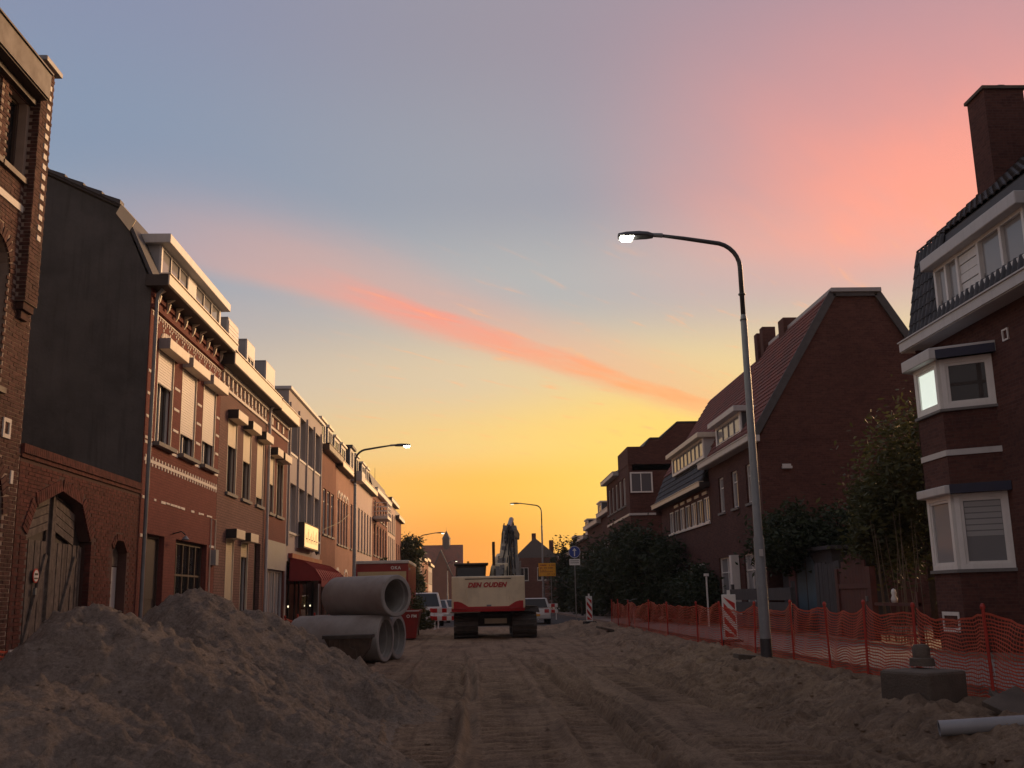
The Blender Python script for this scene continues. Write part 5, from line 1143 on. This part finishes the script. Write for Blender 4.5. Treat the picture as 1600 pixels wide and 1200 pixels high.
# ------------------------------------------------------------------ beacon boards
def beacon(label, x, y, zb, w, h, yaw=0):
    t = thing('beacon_board', label, 'barrier board', (x, y, zb), 'red and white beacon boards'); c, s = math.cos(yaw), math.sin(yaw); G = FR((x, y), (c, s), (s, -c))
    part(G, 'foot', M['rubber'], t, (-.28, .28, -.2, .2, zb-.03, zb+.1), bevel=.02); b = part(G, 'board', M['sign_white'], t, (-w/2, w/2, -.02, .02, zb+.1, zb+h), bevel=.012)
    st = MB(); m = w/2-.035; z0, z1 = zb+.17, zb+h-.06; bw = .17; z = z0-w
    while z < z1:
        pts = []
        for q, zz in ((-m, z+w), (m, z), (m, z+bw), (-m, z+w+bw)): pts.append((q, min(max(zz, z0), z1)))
        if max(p[1] for p in pts)-min(p[1] for p in pts) > .05: G.pris(st, pts, .021, .026)
        z += bw*2
    st.build('red_stripe', M['sign_red'], b); part(G, 'lamp_stub', M['sign_white'], t, (-.035, .035, -.02, .02, zb+h, zb+h+.11)); return t
beacon('white framed beacon board with red slanted stripes just behind the long netting', 6.42, 26.5, .3, .36, 1.22)
beacon('red and white beacon board at the far end of the netting', 5.25, 48.9, .3, .30, 1.25, .15)

# ------------------------------------------------------------------ concrete pipes, bucket
def pipe(label, c, ang, L, ro, ri, tilt=0):
    t = thing('concrete_pipe', label, 'pipe', (c[0], c[1], c[2]-ro)); d = Vector((math.cos(ang)*math.cos(tilt), math.sin(ang)*math.cos(tilt), math.sin(tilt)))
    mb = MB(); mb.lathe(c, d, [(ri,0),(ro-.02,0),(ro,.02),(ro,L-.12),(ro-.05,L-.1),(ro-.06,L),(ri,L),(ri,L-.1),(ri,.18),(ri+.035,.16),(ri+.035,.0)][0:11], 48); mb.build('barrel', M['concrete'], t, smooth=RAD(35))
    return t
a_lo = math.radians(180-17)
pipe('front concrete sewer pipe lying on the sand under the upper pipe', (-2.33, 27.0, .60), a_lo, 2.5, .59, .47)
off2 = Vector((math.sin(math.radians(17)), math.cos(math.radians(17)), 0))*1.19
pipe('rear concrete sewer pipe half hidden behind the front one', (-2.33+off2.x-.12, 27.0+off2.y+.04, .60), a_lo, 2.5, .59, .47)
pipe('top concrete sewer pipe resting across the two lower ones', (-2.05, 26.85, 1.66), math.radians(138), 2.4, .53, .42)
t = thing('digger_bucket', 'rusty brown excavator bucket lying against the front pipe', 'bucket', (-3.1, 25.7, 0)); Fk = FR((-3.14, 25.55), (1,0), (0,-1))
bk = MB(); sh = [(-.56,.68),(.56,.68),(.50,.40),(.22,.02),(-.02,-.02),(-.30,.22)]
Fk.pris(bk, sh, -.02, .0); Fk.pris(bk, sh, -.62, -.60)
for (a, za), (b, zb_) in list(zip(sh[1:], sh[2:]+sh[:1]))[:-1]:
    bk.hexa([Fk.P(a,-.6,za), Fk.P(b,-.6,zb_), Fk.P(b,-.02,zb_), Fk.P(a,-.02,za), Fk.P(a*.96,-.6,za+.025), Fk.P(b*.96,-.6,zb_+.025), Fk.P(b*.96,-.02,zb_+.025), Fk.P(a*.96,-.02,za+.025)])
bk.build('shell', M['rust'], t); bl = MB()
Fk.box(bl, -.6, .6, -.64, .03, .66, .74); bl.build('cutting_edge', M['steel_dark'], t)
for q in (-.18, .12):
    e = MB(); Fk.pris(e, [(q-.16,.06),(q+.16,.06),(q+.1,.4),(q-.05,.46)], .001, .045); e.build('hanger_plate', M['rust'], t)
for k in range(7): e = MB(); e.beam(Fk.P(-.42+k*.12, .012, .12+.06*abs(k-4)), Fk.P(-.42+k*.12, .012, .64), .02, .02); e.build('rib', M['rust'], t)

# ------------------------------------------------------------------ container and skip
t = thing('site_container', 'dark red site container with a broad cream stripe and white roof rim', 'container', (-4.35, 51, 0)); G = FR((-4.33, 48), (1,0), (0,-1))
bd = part(G, 'body', M['dark_red_paint'], t, (-1.18, 1.18, -6, 0, .45, 3.2)); part(G, 'stripe', M['cream_stripe'], bd, (-1.182, 1.1, -.4, .006, 2.46, 2.84)); part(G, 'roof_rim', M['grey_light'], t, (-1.22, 1.22, -6.04, .05, 3.2, 3.34), bevel=.02)
part(G, 'corner_post', M['dark_red_paint'], bd, (1.12, 1.2, -.1, .012, .45, 3.2)); part(G, 'corner_post', M['dark_red_paint'], bd, (-1.2, -1.12, -.1, .012, .45, 3.2))
rb = MB(); FS = FR((-3.15, 48), (0,1), (1,0)); k = .2
while k < 5.9: FS.box(rb, k, k+.12, -.01, .02, .5, 3.15); k += .28
rb.build('side_ribs', M['dark_red_paint'], bd); part(FS, 'lock', M['grey_light'], bd, (.3, .4, .02, .08, 2.9, 3.0))
part(G, 'skid', M['steel_dark'], t, (-1.1, -.9, -5.9, -.1, 0, .45), (.9, 1.1, -5.9, -.1, 0, .45))
textmesh('OKA', .2, M['sign_white'], bd, facing(G, .62, .010, 2.94), ext=.003, bold=.006, sp=1.15)
t = thing('waste_skip', 'red steel skip with pale rim and white lettering beside the pipes', 'skip', (-3.0, 42.2, 0)); G = FR((-3.2, 41.5), (1,0), (0,-1))
sk = MB(); sk.hexa([G.P(-.9,-1.9,.06), G.P(.72,-1.9,.06), G.P(.78,-.15,.06), G.P(-.9,-.15,.06), G.P(-.95,-2.1,1.1), G.P(.92,-2.1,1.1), G.P(.92,0,1.1), G.P(-.95,0,1.1)]); s0 = sk.build('body', M['red_paint'], t)
part(G, 'rim', M['red_paint'], t, (-.98, .95, -2.13, -2.07, 1.06, 1.15), (-.98, .95, -.04, .03, 1.06, 1.15), (-.98, -.92, -2.07, -.04, 1.06, 1.15), (.89, .95, -2.07, -.04, 1.06, 1.15)); part(G, 'rim_edge', M['grey_light'], t, (.35, .93, .031, .034, 1.1, 1.14)); part(G, 'load', M['sand_heap'], t, (-.9, .88, -2.05, -.05, 1.0, 1.08))
for q in (-.4, .2): part(G, 'runner', M['steel_dark'], t, (q, q+.12, -1.9, -.2, 0, .06))
tn = Vector((0, -.15, 1.04)).normalized(); textmesh('O PM', .17, M['sign_white'], s0, Matrix.Translation(G.P(.62, -.012, .86)) @ Matrix((Vector((1,0,0)), tn, Vector((1,0,0)).cross(tn))).transposed().to_4x4(), ext=.004, bold=.004)

# ------------------------------------------------------------------ excavator
t = thing('excavator', 'cream and red tracked excavator seen from behind on the sandy road', 'excavator', (.73, 43.7, 0))
def track(x0, x1):
    o = MB(); prof = []; y0, y1, r = 41.95, 45.4, .46
    for k in range(9): a = math.pi/2+math.pi*k/8; prof.append((y0+r*math.cos(a), .48+r*math.sin(a)))
    for k in range(9): a = -math.pi/2+math.pi*k/8; prof.append((y1+r*math.cos(a), .48+r*math.sin(a)))
    o.prism([(x0+.12, y, z) for y, z in prof], (x1-x0-.24, 0, 0)); fr = o.build('track', M['steel_dark'], t)
    P = prof+[prof[0]]; per = []
    for (a, b), (c, d) in zip(P, P[1:]):
        L = math.hypot(c-a, d-b); n = max(1, round(L/.19))
        per += [((a+(c-a)*k/n, b+(d-b)*k/n), (a+(c-a)*(k+1)/n, b+(d-b)*(k+1)/n)) for k in range(n)]
    for (a, b), (c, d) in per:
        p, q = Vector((0, a, b)), Vector((0, c, d)); m_ = (p+q)/2; ty = (q-p).normalized(); nz = Vector((0, m_.y-43.67 if abs(m_.y-43.67) > 1.7 else 0, m_.z-.48)); nz = nz-ty*nz.dot(ty); nz.normalize(); cx_ = (x0+x1)/2
        s = MB(); s.obox(Vector((cx_, m_.y, m_.z))+nz*.02, ((1,0,0), ty, nz), ((x1-x0)/2, (q-p).length*.47, .018)); s.obox(Vector((cx_, m_.y, m_.z))+nz*.05-ty*.05, ((1,0,0), ty, nz), ((x1-x0)/2, .014, .022)); s.build('track_shoe', M['steel_dark'], fr)
    return fr
track(-.92, .04); track(1.40, 2.36)
MB().box(.0, 1.44, 42.4, 45.0, .45, .95).build('undercarriage', M['steel_dark'], t, bevel=.04); mb = MB(); mb.lathe((.73, 43.7, .9), (0,0,1), [(.001,0),(.7,0),(.7,.2),(.001,.2)], 24); mb.build('slew_ring', M['steel_dark'], t)
MB().box(.3, 1.2, 42.25, 42.42, .55, .75).build('tow_block', M['machine_cream'], t)
MB().box(-.9, 1.85, 41.4, 45.6, 1.06, 1.22).build('deck', M['steel_dark'], t)
cw = MB(); n = 10; bot = []; 
for k in range(n+1):
    s = k/n; x = -.98+2.87*s; yb = 40.8+.10*(2*s-1)**4+.0; bot.append((x, yb))
def cwall(z0, z1, in0, in1):
    v = MB(); m = len(bot); cx_ = .455
    lo = [(cx_+(x-cx_)*(1-in0), y+in0*.4, z0) for x, y in bot]+[(1.89-(in0*1.4), 42.0, z0), (-.98+in0*1.4, 42.0, z0)]; hi = [(cx_+(x-cx_)*(1-in1), y+in1*.4, z1) for x, y in bot]+[(1.89-in1*1.4, 42.0, z1), (-.98+in1*1.4, 42.0, z1)]
    k = len(lo); v.v = lo+hi; v.f = [tuple(range(k-1, -1, -1)), tuple(range(k, 2*k))]+[(i, (i+1) % k, k+(i+1) % k, k+i) for i in range(k)]; return v
cb = cwall(1.16, 2.40, .0, .0).build('counterweight', M['machine_cream'], t, bevel=.035); cwall(1.04, 1.159, .03, .0).build('counterweight_base', M['machine_red'], cb, bevel=.02)
GX = FR((0, 40.795), (1,0), (0,-1)); rd = MB()
GX.pris(rd, [(-.70, 1.16), (1.61, 1.16), (1.61, 1.235), (1.42, 1.235), (-.51, 1.235), (-.70, 1.235)], -.02, .006)
for sg in (-1, 1):
    xm = .455; pts = [(.60, 1.16), (.95, 1.16), (1.25, 1.16), (1.36, 1.16), (1.36, 1.44), (1.2, 1.44), (1.05, 1.40), (.78, 1.236), (.60, 1.235)]
    rd.prism([(xm+sg*q, 40.785+.10*((q/1.435)**4)-.007, z) for q, z in pts], (0, .03, 0))
rd.build('red_band', M['machine_red'], cb)
nr = MB(); GX.box(nr, -.45, 1.35, -.03, .004, 2.28, 2.31); nr.build('groove', M['steel_dark'], cb); 
for sg in (-1, 1): e = MB(); e.beam((.455+sg*.98, 40.79+.07, 2.27), (.455+sg*.80, 40.80, 1.5), .03, .02); e.build('crease', M['machine_cream'], cb)
part(GX, 'rear_plate', M['zinc'], cb, (.38, .56, .0, .01, 1.24, 1.3))
textmesh('DEN OUDEN', .245, M['machine_red'], cb, facing(GX, .40, .008, 1.98), shear=.28, ext=.004, bold=.012, sp=1.06)
MB().box(-.95, .1, 42.0, 43.2, 1.25, 2.36).build('engine_hood', M['machine_cream'], t, bevel=.04); MB().box(.15, 1.85, 42.0, 43.4, 1.25, 2.36).build('side_hood', M['machine_cream'], t, bevel=.04)
cabn = MB(); cabn.hexa([(-.95,43.3,1.22), (.28,43.3,1.22), (.28,45.2,1.22), (-.95,45.2,1.22), (-.85,43.5,2.92), (.42,43.5,2.92), (.42,44.9,2.92), (-.85,44.9,2.92)]); cbn = cabn.build('cab', M['steel_dark'], t, bevel=.04)
MB().box(-.8, .3, 43.33, 43.43, 2.3, 2.8).build('rear_window', M['glass'], cbn); MB().box(-.95, .5, 43.35, 45.1, 2.92, 3.0).build('cab_roof', M['steel_dark'], cbn, bevel=.03); MB().box(-.4, -.3, 44.2, 44.3, 3.0, 3.1).build('beacon', M['sign_yellow'], cbn)
bx_ = 1.3
bm = MB(); bp = [(43.6, 1.9), (44.3, 3.3), (45.4, 4.35), (46.6, 4.75), (48.6, 4.5), (48.4, 4.2), (46.6, 4.2), (45.7, 3.8), (44.9, 2.9), (44.3, 1.9)]
bm.prism([(bx_-.42+(y-43.6)*.14, y, z) for y, z in bp], (.48, 0, 0)); bo = bm.build('boom', M['boom_paint'], t, bevel=.03)
stk = MB(); stk.prism([(bx_+.28, y, z) for y, z in [(48.2, 4.75), (48.8, 4.9), (48.9, 4.4), (47.6, 1.9), (47.3, 1.9), (47.9, 4.2)]], (.34, 0, 0)); stk.build('stick', M['boom_paint'], t, bevel=.02)
for x in (bx_-.55, bx_+.45):
    c_ = MB(); c_.tube([(x, 44.6, 1.6), (x, 45.2, 2.9)], .10, 12); c_.tube([(x, 45.2, 2.9), (x, 45.7, 3.9)], .055, 10); c_.build('boom_cylinder', M['boom_paint'], t, smooth=RAD(50))
c_ = MB(); c_.tube([(bx_+.15, 45.5, 4.55), (bx_+.32, 47.0, 5.05)], .11, 12); c_.tube([(bx_+.32, 47.0, 5.05), (bx_+.45, 48.4, 4.9)], .06, 10); c_.build('stick_cylinder', M['zinc'], t, smooth=RAD(50))
random.seed(41)
hs_ = MB()
for k in range(13):
    x = bx_+random.uniform(-.55,.4); y = 43.55+random.uniform(0,.4); pts = [(x, y, 2.2)]
    for s in (.3, .55, .8, 1): pts.append((x+(bx_+.2-x)*.75*s+random.uniform(-.09,.09), y+1.7*s, 2.2+2.75*s*(1.02-.15*s)+random.uniform(-.05,.2)))
    hs_.tube(pts, random.uniform(.018,.032), 6)
hs_.build('hydraulic_hoses', M['rubber'], bo, smooth=True)
bk_ = MB()
for k in range(46):
    s = random.random(); y = 43.7+1.8*s; z = 2.4+2.2*s; x = bx_+(.2)*s+random.choice((-1,1))*random.uniform(.2,.5)*(1-.55*s); q = random.uniform(.03,.10); bk_.box(x-q, x+q, y-q, y+q*.6, z-q*.8, z+q*1.4)
bk_.build('valve_blocks', M['zinc'], bo, kind='stuff')
MB().box(bx_-.5, bx_+.05, 44.0, 44.35, 2.3, 3.0).build('swivel_bracket', M['machine_cream'], bo, bevel=.05); mb = MB(); mb.lathe((bx_-.42, 44.6, 2.3), (.15,0,1), [(.36,0),(.34,.5),(.22,.95),(.14,1.1),(.001,1.15)], 16); mb.build('cylinder_guard', M['machine_cream'], bo, smooth=RAD(50)); MB().box(bx_-.62, bx_-.5, 44.1, 44.2, 2.9, 3.9).build('guard_bar', M['rust'], bo); MB().box(bx_+.35, bx_+.5, 43.5, 43.7, 2.3, 3.2).build('work_lamp_post', M['zinc'], bo)
hr = MB()
for (a, b) in (((1.8,42.2,2.36),(1.8,42.2,3.0)), ((1.8,43.3,2.36),(1.8,43.3,3.0)), ((1.8,42.2,3.0),(1.8,43.3,3.0))): hr.tube([a, b], .02, 6)
hr.build('handrail', M['zinc'], t); 
mb = MB(); mb.tube([(.75,42.6,2.36),(.75,42.6,2.62),(.75,42.5,2.7)], .05, 8); mb.build('exhaust', M['steel_dark'], t)
st_ = MB(); st_.hexa([(-1.05,41.2,1.0),(.12,41.2,1.0),(.12,41.75,1.0),(-1.05,41.75,1.0),(-1.05,41.15,1.055),(.16,41.15,1.055),(.16,41.75,1.055),(-1.05,41.75,1.055)]); st_.build('step_plate', M['grey_light'], t)
mb = MB(); mb.hexa([(1.86,41.5,1.05),(2.5,41.8,.95),(2.5,43.5,.95),(1.86,43.5,1.05),(1.86,41.4,1.25),(2.45,41.9,1.2),(2.45,43.5,1.2),(1.86,43.5,1.25)]); mb.build('side_step', M['steel_dark'], t)

# ------------------------------------------------------------------ cars
def car(label, x, y, yaw, m, van=False):
    t = thing('parked_car', label, 'car', (x, y, 0), 'cars beyond the works'); W, L, H = (1.9, 4.8, 1.95) if van else (1.78, 4.3, 1.5); Rm = Matrix.Translation((x, y, 0)) @ Matrix.Rotation(yaw, 4, 'Z')
    T = lambda p: tuple(Rm @ Vector(p)); zs = .9 if not van else 1.05
    low = [(-L/2, .3), (-L/2-.04, .55), (-L/2+.02, zs), (L/2-1.0, zs), (L/2-.08, zs-.18), (L/2, .6), (L/2-.05, .3)]
    b = MB(); b.prism([T((-W/2, q, z)) for q, z in low], Rm.to_3x3() @ Vector((W, 0, 0))); body = b.build('body', m, t, bevel=.06)
    top = [(-L/2+.05, zs), (-L/2+.25 if not van else -L/2+.1, H), (L/2-2.1 if not van else L/2-1.7, H), (L/2-1.15 if not van else L/2-1.0, zs)]
    g = MB(); q = W/2-.04; r = W/2-.2; lo = [T((-q, top[0][0], zs)), T((q, top[0][0], zs)), T((q, top[3][0], zs)), T((-q, top[3][0], zs))]; hi = [T((-r, top[1][0], H)), T((r, top[1][0], H)), T((r, top[2][0], H)), T((-r, top[2][0], H))]
    g.hexa(lo+hi); cabin = g.build('cabin', m, t, bevel=.06)
    def lerp3(a, b, s): return tuple(a[i]+(b[i]-a[i])*s for i in range(3))
    for (i, j) in ((0,1), (1,2), (2,3), (3,0)):
        a, b_, c, d = Vector(lo[i]), Vector(lo[j]), Vector(hi[j]), Vector(hi[i]); nrm = (b_-a).cross(d-a).normalized()*.012; ce = (a+b_+c+d)/4
        e = MB(); pts = [ce+(p-ce)*.84+nrm for p in (a, b_, c, d)]; e.prism(pts, -nrm*1.6); e.build('car_window', M['glass'], cabin)
    for sx in (-1, 1):
        for yy in (-L/2+.8, L/2-.85):
            w = MB(); w.lathe(T((sx*(W/2-.18), yy, .31)), Rm.to_3x3() @ Vector((sx, 0, 0)), [(.001,0),(.31,0),(.31,.19),(.2,.2),(.001,.2)], 18); wo_ = w.build('wheel', M['rubber'], t); w = MB(); w.lathe(T((sx*(W/2-.18), yy, .31)), Rm.to_3x3() @ Vector((sx, 0, 0)), [(.19,.2),(.19,.21),(.001,.215)], 14); w.build('rim', M['zinc'], wo_)
        e = MB(); e.hexa([T((sx*(W/2-.24)-.13, -L/2-.055, .66)), T((sx*(W/2-.24)+.13, -L/2-.055, .66)), T((sx*(W/2-.24)+.13, -L/2+.1, .66)), T((sx*(W/2-.24)-.13, -L/2+.1, .66)), T((sx*(W/2-.24)-.13, -L/2-.03, .86)), T((sx*(W/2-.24)+.13, -L/2-.03, .86)), T((sx*(W/2-.24)+.13, -L/2+.1, .86)), T((sx*(W/2-.24)-.13, -L/2+.1, .86))]); e.build('tail_light', M['machine_red'], t)
        e = MB(); e.hexa([T((sx*(W/2-.25)-.16, L/2-.12, .56)), T((sx*(W/2-.25)+.16, L/2-.12, .56)), T((sx*(W/2-.25)+.16, L/2+.015, .56)), T((sx*(W/2-.25)-.16, L/2+.015, .56)), T((sx*(W/2-.25)-.16, L/2-.12, .7)), T((sx*(W/2-.25)+.16, L/2-.12, .7)), T((sx*(W/2-.25)+.16, L/2-.03, .7)), T((sx*(W/2-.25)-.16, L/2-.03, .7))]); e.build('headlight', M['sign_white'], t)
    e = MB(); e.hexa([T((-.26,-L/2-.06,.48)), T((.26,-L/2-.06,.48)), T((.26,-L/2,.48)), T((-.26,-L/2,.48)), T((-.26,-L/2-.06,.59)), T((.26,-L/2-.06,.59)), T((.26,-L/2,.59)), T((-.26,-L/2,.59))]); e.build('number_plate', M['sign_yellow'], t)
car('white van parked behind the red and white road barriers', -3.15, 64, math.pi+.12, M['car_white'], True)
car('pale car parked just behind the white van', -2.75, 71, math.pi+.05, M['grey_light'])
car('small white car half hidden beyond the left side of the excavator', -1.9, 80, math.pi, M['car_white'])
car('white car facing away between the excavator and the yellow sign', 3.4, 63, 0, M['car_white'])
# ------------------------------------------------------------------ road barriers
def barrier(label, x, y, yaw, L=1.6):
    t = thing('road_barrier', label, 'barrier', (x, y, 0), 'red and white road barriers'); c, s = math.cos(yaw), math.sin(yaw); G = FR((x, y), (c, s), (s, -c))
    for zz in (.45, .85):
        b = part(G, 'rail', M['sign_white'], t, (-L/2, L/2, -.02, .02, zz, zz+.24), bevel=.01); k = -L/2
        while k < L/2-.2: part(G, 'red_block', M['sign_red'], b, (k, k+.26, -.025, .025, zz+.012, zz+.228)); k += .52
    for q in (-L/2+.1, L/2-.14): part(G, 'leg', M['sign_white'], t, (q, q+.05, -.2, .2, 0, .05), (q, q+.05, -.018, .018, .05, 1.05))
barrier('road barrier standing askew in front of the white van', -2.75, 56.2, .2); barrier('road barrier near the left track of the excavator', -1.55, 54.8, -.25); barrier('road barrier below the yellow sign', 4.9, 73.2, .0, 1.5)
# ------------------------------------------------------------------ signs
t = thing('information_sign', 'yellow information sign on a lattice mast beside the road', 'sign', (5.05, 75, .2)); G = FR((5.1, 75), (1,0), (0,-1))
ms = MB()
for q in (-.28, .28): ms.tube([G.P(q,-.05,.1), G.P(q,-.05,4.0)], .028, 6)
for k in range(11): ms.beam(G.P(-.28, -.05, .3+k*.25), G.P(.28, -.05, .55+k*.25 if k % 2 else .3+k*.25), .018)
ms.build('mast', M['zinc'], t); b = part(G, 'panel', M['sign_yellow'], t, (-.62, .62, -.02, .0, 3.02, 3.95), bevel=.01); tx = MB(); random.seed(5)
for zz, h, x1, g in ((3.74, .13, .55, .085), (3.56, .11, .40, .075), (3.42, .07, -.12, .05), (3.30, .08, .42, .055), (3.14, .07, .30, .055)):
    x = -.52 if zz > 3.2 else .0
    while x < x1:
        w = random.uniform(.6, .95)*g
        if random.random() < .86: G.box(tx, x, x+w*.55, .001, .004, zz, zz+h*random.uniform(.75, 1)); G.box(tx, x, x+w, .001, .0035, zz+h*.4*random.random(), zz+h*.4*random.random()+.02)
        x += g
for q in (.40, .52): G.box(tx, q, q+.03, .001, .004, 3.1, 3.2)
tx.build('lettering', M['dark_red_paint'], b, kind='stuff')
t = thing('traffic_sign', 'round blue sign with white upward arrow above a small white plate', 'sign', (5.12, 54, .3)); G = FR((5.12, 53.95), (1,0), (0,-1))
MB().tube([(5.12,54,.1), (5.12,54,4.15)], .03, 10).build('pole', M['zinc'], t, smooth=RAD(50)); mb = MB(); mb.lathe(G.P(0,0,3.82), (0,-1,0), [(.001,0),(.31,0),(.31,.012),(.001,.012)], 32); d_ = mb.build('disc', M['sign_blue'], t)
mb = MB(); mb.lathe(G.P(0,.012,3.82), (0,-1,0), [(.285,0),(.305,0),(.305,.003),(.285,.003)], 32, True); mb.build('rim', M['sign_white'], d_); ar = MB(); G.box(ar, -.028, .028, .013, .017, 3.6, 3.9); G.pris(ar, [(-.11,3.88),(.11,3.88),(0,4.03)], .013, .017); ar.build('arrow', M['sign_white'], d_)
b = part(G, 'plate', M['sign_white'], t, (-.28, .28, -.005, .008, 3.14, 3.46)); tx = MB()
for zz in (3.34, 3.24):
    for k in range(8): G.box(tx, -.22+k*.055, -.22+k*.055+.035, .009, .011, zz, zz+.045)
tx.build('plate_marks', M['black_metal'], b)
t = thing('bollard', 'short black bollard on the side pavement', 'bollard', (6.75, 67, .3)); MB().tube([(6.75,67,.2),(6.75,67,1.1),(6.75,67,1.2)], [.09,.085,.05], 12).build('post', M['black_metal'], t, smooth=RAD(50))
t = thing('garden_post', 'thin white garden post with a bright top among the shrubs', 'post', (8.7, 39.2, .35)); MB().tube([(8.7,39.2,.3),(8.7,39.2,2.2)], .035, 8).build('pole', M['white_paint'], t); MB().box(8.62,8.78,39.12,39.28,2.2,2.3).build('cap', M['white_paint'], t)

# ------------------------------------------------------------------ near debris
t = thing('concrete_footing', 'dirty concrete footing block with a round stub on top beside the netting', 'concrete block', (5.33, 12.45, .2))
rz = Matrix.Rotation(RAD(26.6), 3, 'Z'); ax = [rz @ Vector(v) for v in ((1,0,0),(0,1,0),(0,0,1))]; ax[2] = (ax[2]+ax[0]*.03).normalized()
zc = gzf(5.33, 12.45)+.11
mb = MB(); mb.obox((5.28, 12.45, zc), ax, (.33, .36, .19)); mb.build('block', M['concrete_dirty'], t, bevel=.035)
mb = MB(); mb.lathe((5.42, 12.75, zc+.215), (0,0,1), [(.001,0),(.15,0),(.14,.09),(.10,.10),(.105,.21),(.08,.25),(.001,.26)], 16); mb.build('stub', M['concrete_dirty'], t, smooth=RAD(40))
t = thing('grey_pipe', 'length of grey plastic pipe lying on the sand by the bank', 'pipe', (5.4, 10.1, .1)); mb = MB()
z0 = gzf(4.46, 10.25); d = Vector((1, -.24, .07)).normalized(); mb.lathe((4.46, 10.25, max(z0, .1)+.12), d, [(.055,.0),(.075,.0),(.075,1.45),(.055,1.45),(.055,0)], 24); mb.build('barrel', M['pvc'], t, smooth=RAD(40))
def slab(label, c, rot, h, m='concrete_dirty', name='paving_slab'):
    t = thing(name, label, 'paving slab', (c[0], c[1], gzf(c[0], c[1]))); q = Matrix.Rotation(rot[2], 3, 'Z') @ Matrix.Rotation(rot[0], 3, 'X') @ Matrix.Rotation(rot[1], 3, 'Y')
    MB().obox((c[0], c[1], gzf(c[0], c[1])+c[2]), [q @ Vector(v) for v in ((1,0,0),(0,1,0),(0,0,1))], h).build('slab', M[m], t, bevel=.008)
slab('broken paving slab tilted in the sand behind the grey pipe', (5.75, 11.25, .10), (.35, -.25, .5), (.28, .2, .03)); slab('paving slab lying flat near the tilted broken one', (6.15, 11.9, .06), (.1, .15, -.3), (.3, .22, .03))
slab('short kerb stone lying beside the foot of the tall lamp', (5.18, 20.1, .06), (.05, .1, .3), (.28, .10, .08), 'concrete_dirty', 'kerb_stone'); slab('small flat slab by the far end of the bank', (4.9, 40.2, .05), (.1, .2, .4), (.3, .2, .04)); 

# ------------------------------------------------------------------ bicycle, cable
t = thing('bicycle', 'black bicycle leaning near the end of the netting', 'bicycle', (6.75, 45.6, .34)); bx0, by0, bz0 = 6.75, 45.6, .34
for yy in (by0-.53, by0+.53):
    mb = MB(); mb.lathe((bx0, yy, bz0+.345), (1,0,0), [(.345+.018*math.cos(q), .018*math.sin(q)) for q in [k*math.pi/3 for k in range(6)]], 28, True); w = mb.build('wheel', M['rubber'], t, smooth=True)
    sp3 = MB()
    for k in range(12): a = math.pi*2*k/12; sp3.tube([(bx0, yy, bz0+.345), (bx0, yy+.33*math.cos(a), bz0+.345+.33*math.sin(a))], .003, 4)
    sp3.tube([(bx0-.05, yy, bz0+.345), (bx0+.05, yy, bz0+.345)], .02, 8); sp3.build('spokes', M['zinc'], w)
V_ = lambda y, z, x=0: (bx0+x, by0+y, bz0+z)
mb = MB()
for a, b in ((V_(-.53,.345), V_(-.1,.3)), (V_(-.1,.3), V_(-.2,.85)), (V_(-.53,.345), V_(-.18,.75)), (V_(-.1,.3), V_(.4,.78)), (V_(-.18,.75), V_(.38,.88)), (V_(.53,.345), V_(.36,.98))): mb.tube([a, b], .016, 8)
mb.build('frame', M['black_metal'], t, smooth=RAD(50)); mb = MB(); mb.tube([V_(.2,1.05,-.28), V_(.36,1.03,-.12), V_(.36,.98), V_(.36,1.03,.12), V_(.2,1.05,.28)], .012, 6); mb.build('handlebar', M['zinc'], t); mb = MB(); mb.hexa([V_(-.36,.86,-.09), V_(-.36,.86,.09), V_(-.06,.88,.03), V_(-.06,.88,-.03), V_(-.36,.94,-.10), V_(-.36,.94,.10), V_(-.06,.92,.035), V_(-.06,.92,-.035)]); mb.build('saddle', M['rubber'], t, bevel=.02)
mb = MB(); mb.lathe(V_(-.1,.3,.03), (1,0,0), [(.07,0),(.09,0),(.09,.006),(.07,.006)], 16, True); mb.tube([V_(-.1,.3,.05), V_(.02,.2,.06)], .01, 6); mb.tube([V_(.02,.2,.04), V_(.02,.2,.14)], .018, 6); mb.build('crank', M['zinc'], t)
mb = MB(); mb.box(bx0-.05, bx0+.05, by0+.50, by0+.58, bz0+.84, bz0+.92); mb.build('front_lamp', M['zinc'], t)
cb_ = MB(); cb_.tube([FL.P(38.9, .08, 3.95), FL.P(45, .25, 4.55), FL.P(51, .3, 5.35), FL.P(57, .1, 6.3)], .012, 5); o = cb_.build('overhead_cable', M['black_metal']); tag(o, 'thin black cable strung along the fronts above the red awning', 'cable')
# ------------------------------------------------------------------ evening haze
hz = MB().box(-320, 320, -220, 470, -1.6, 22).build('haze', M['glass'])
hm = bpy.data.materials.new('haze'); hm.use_nodes = True; ht = hm.node_tree; ht.nodes.clear(); ho = ht.nodes.new('ShaderNodeOutputMaterial'); hv = ht.nodes.new('ShaderNodeVolumePrincipled')
hv.inputs['Color'].default_value = (.9, .86, .82, 1); hv.inputs['Density'].default_value = .00035; hv.inputs['Anisotropy'].default_value = 0; ht.links.new(hv.outputs[0], ho.inputs['Volume'])
hz.data.materials.clear(); hz.data.materials.append(hm); tag(hz, kind='stuff')
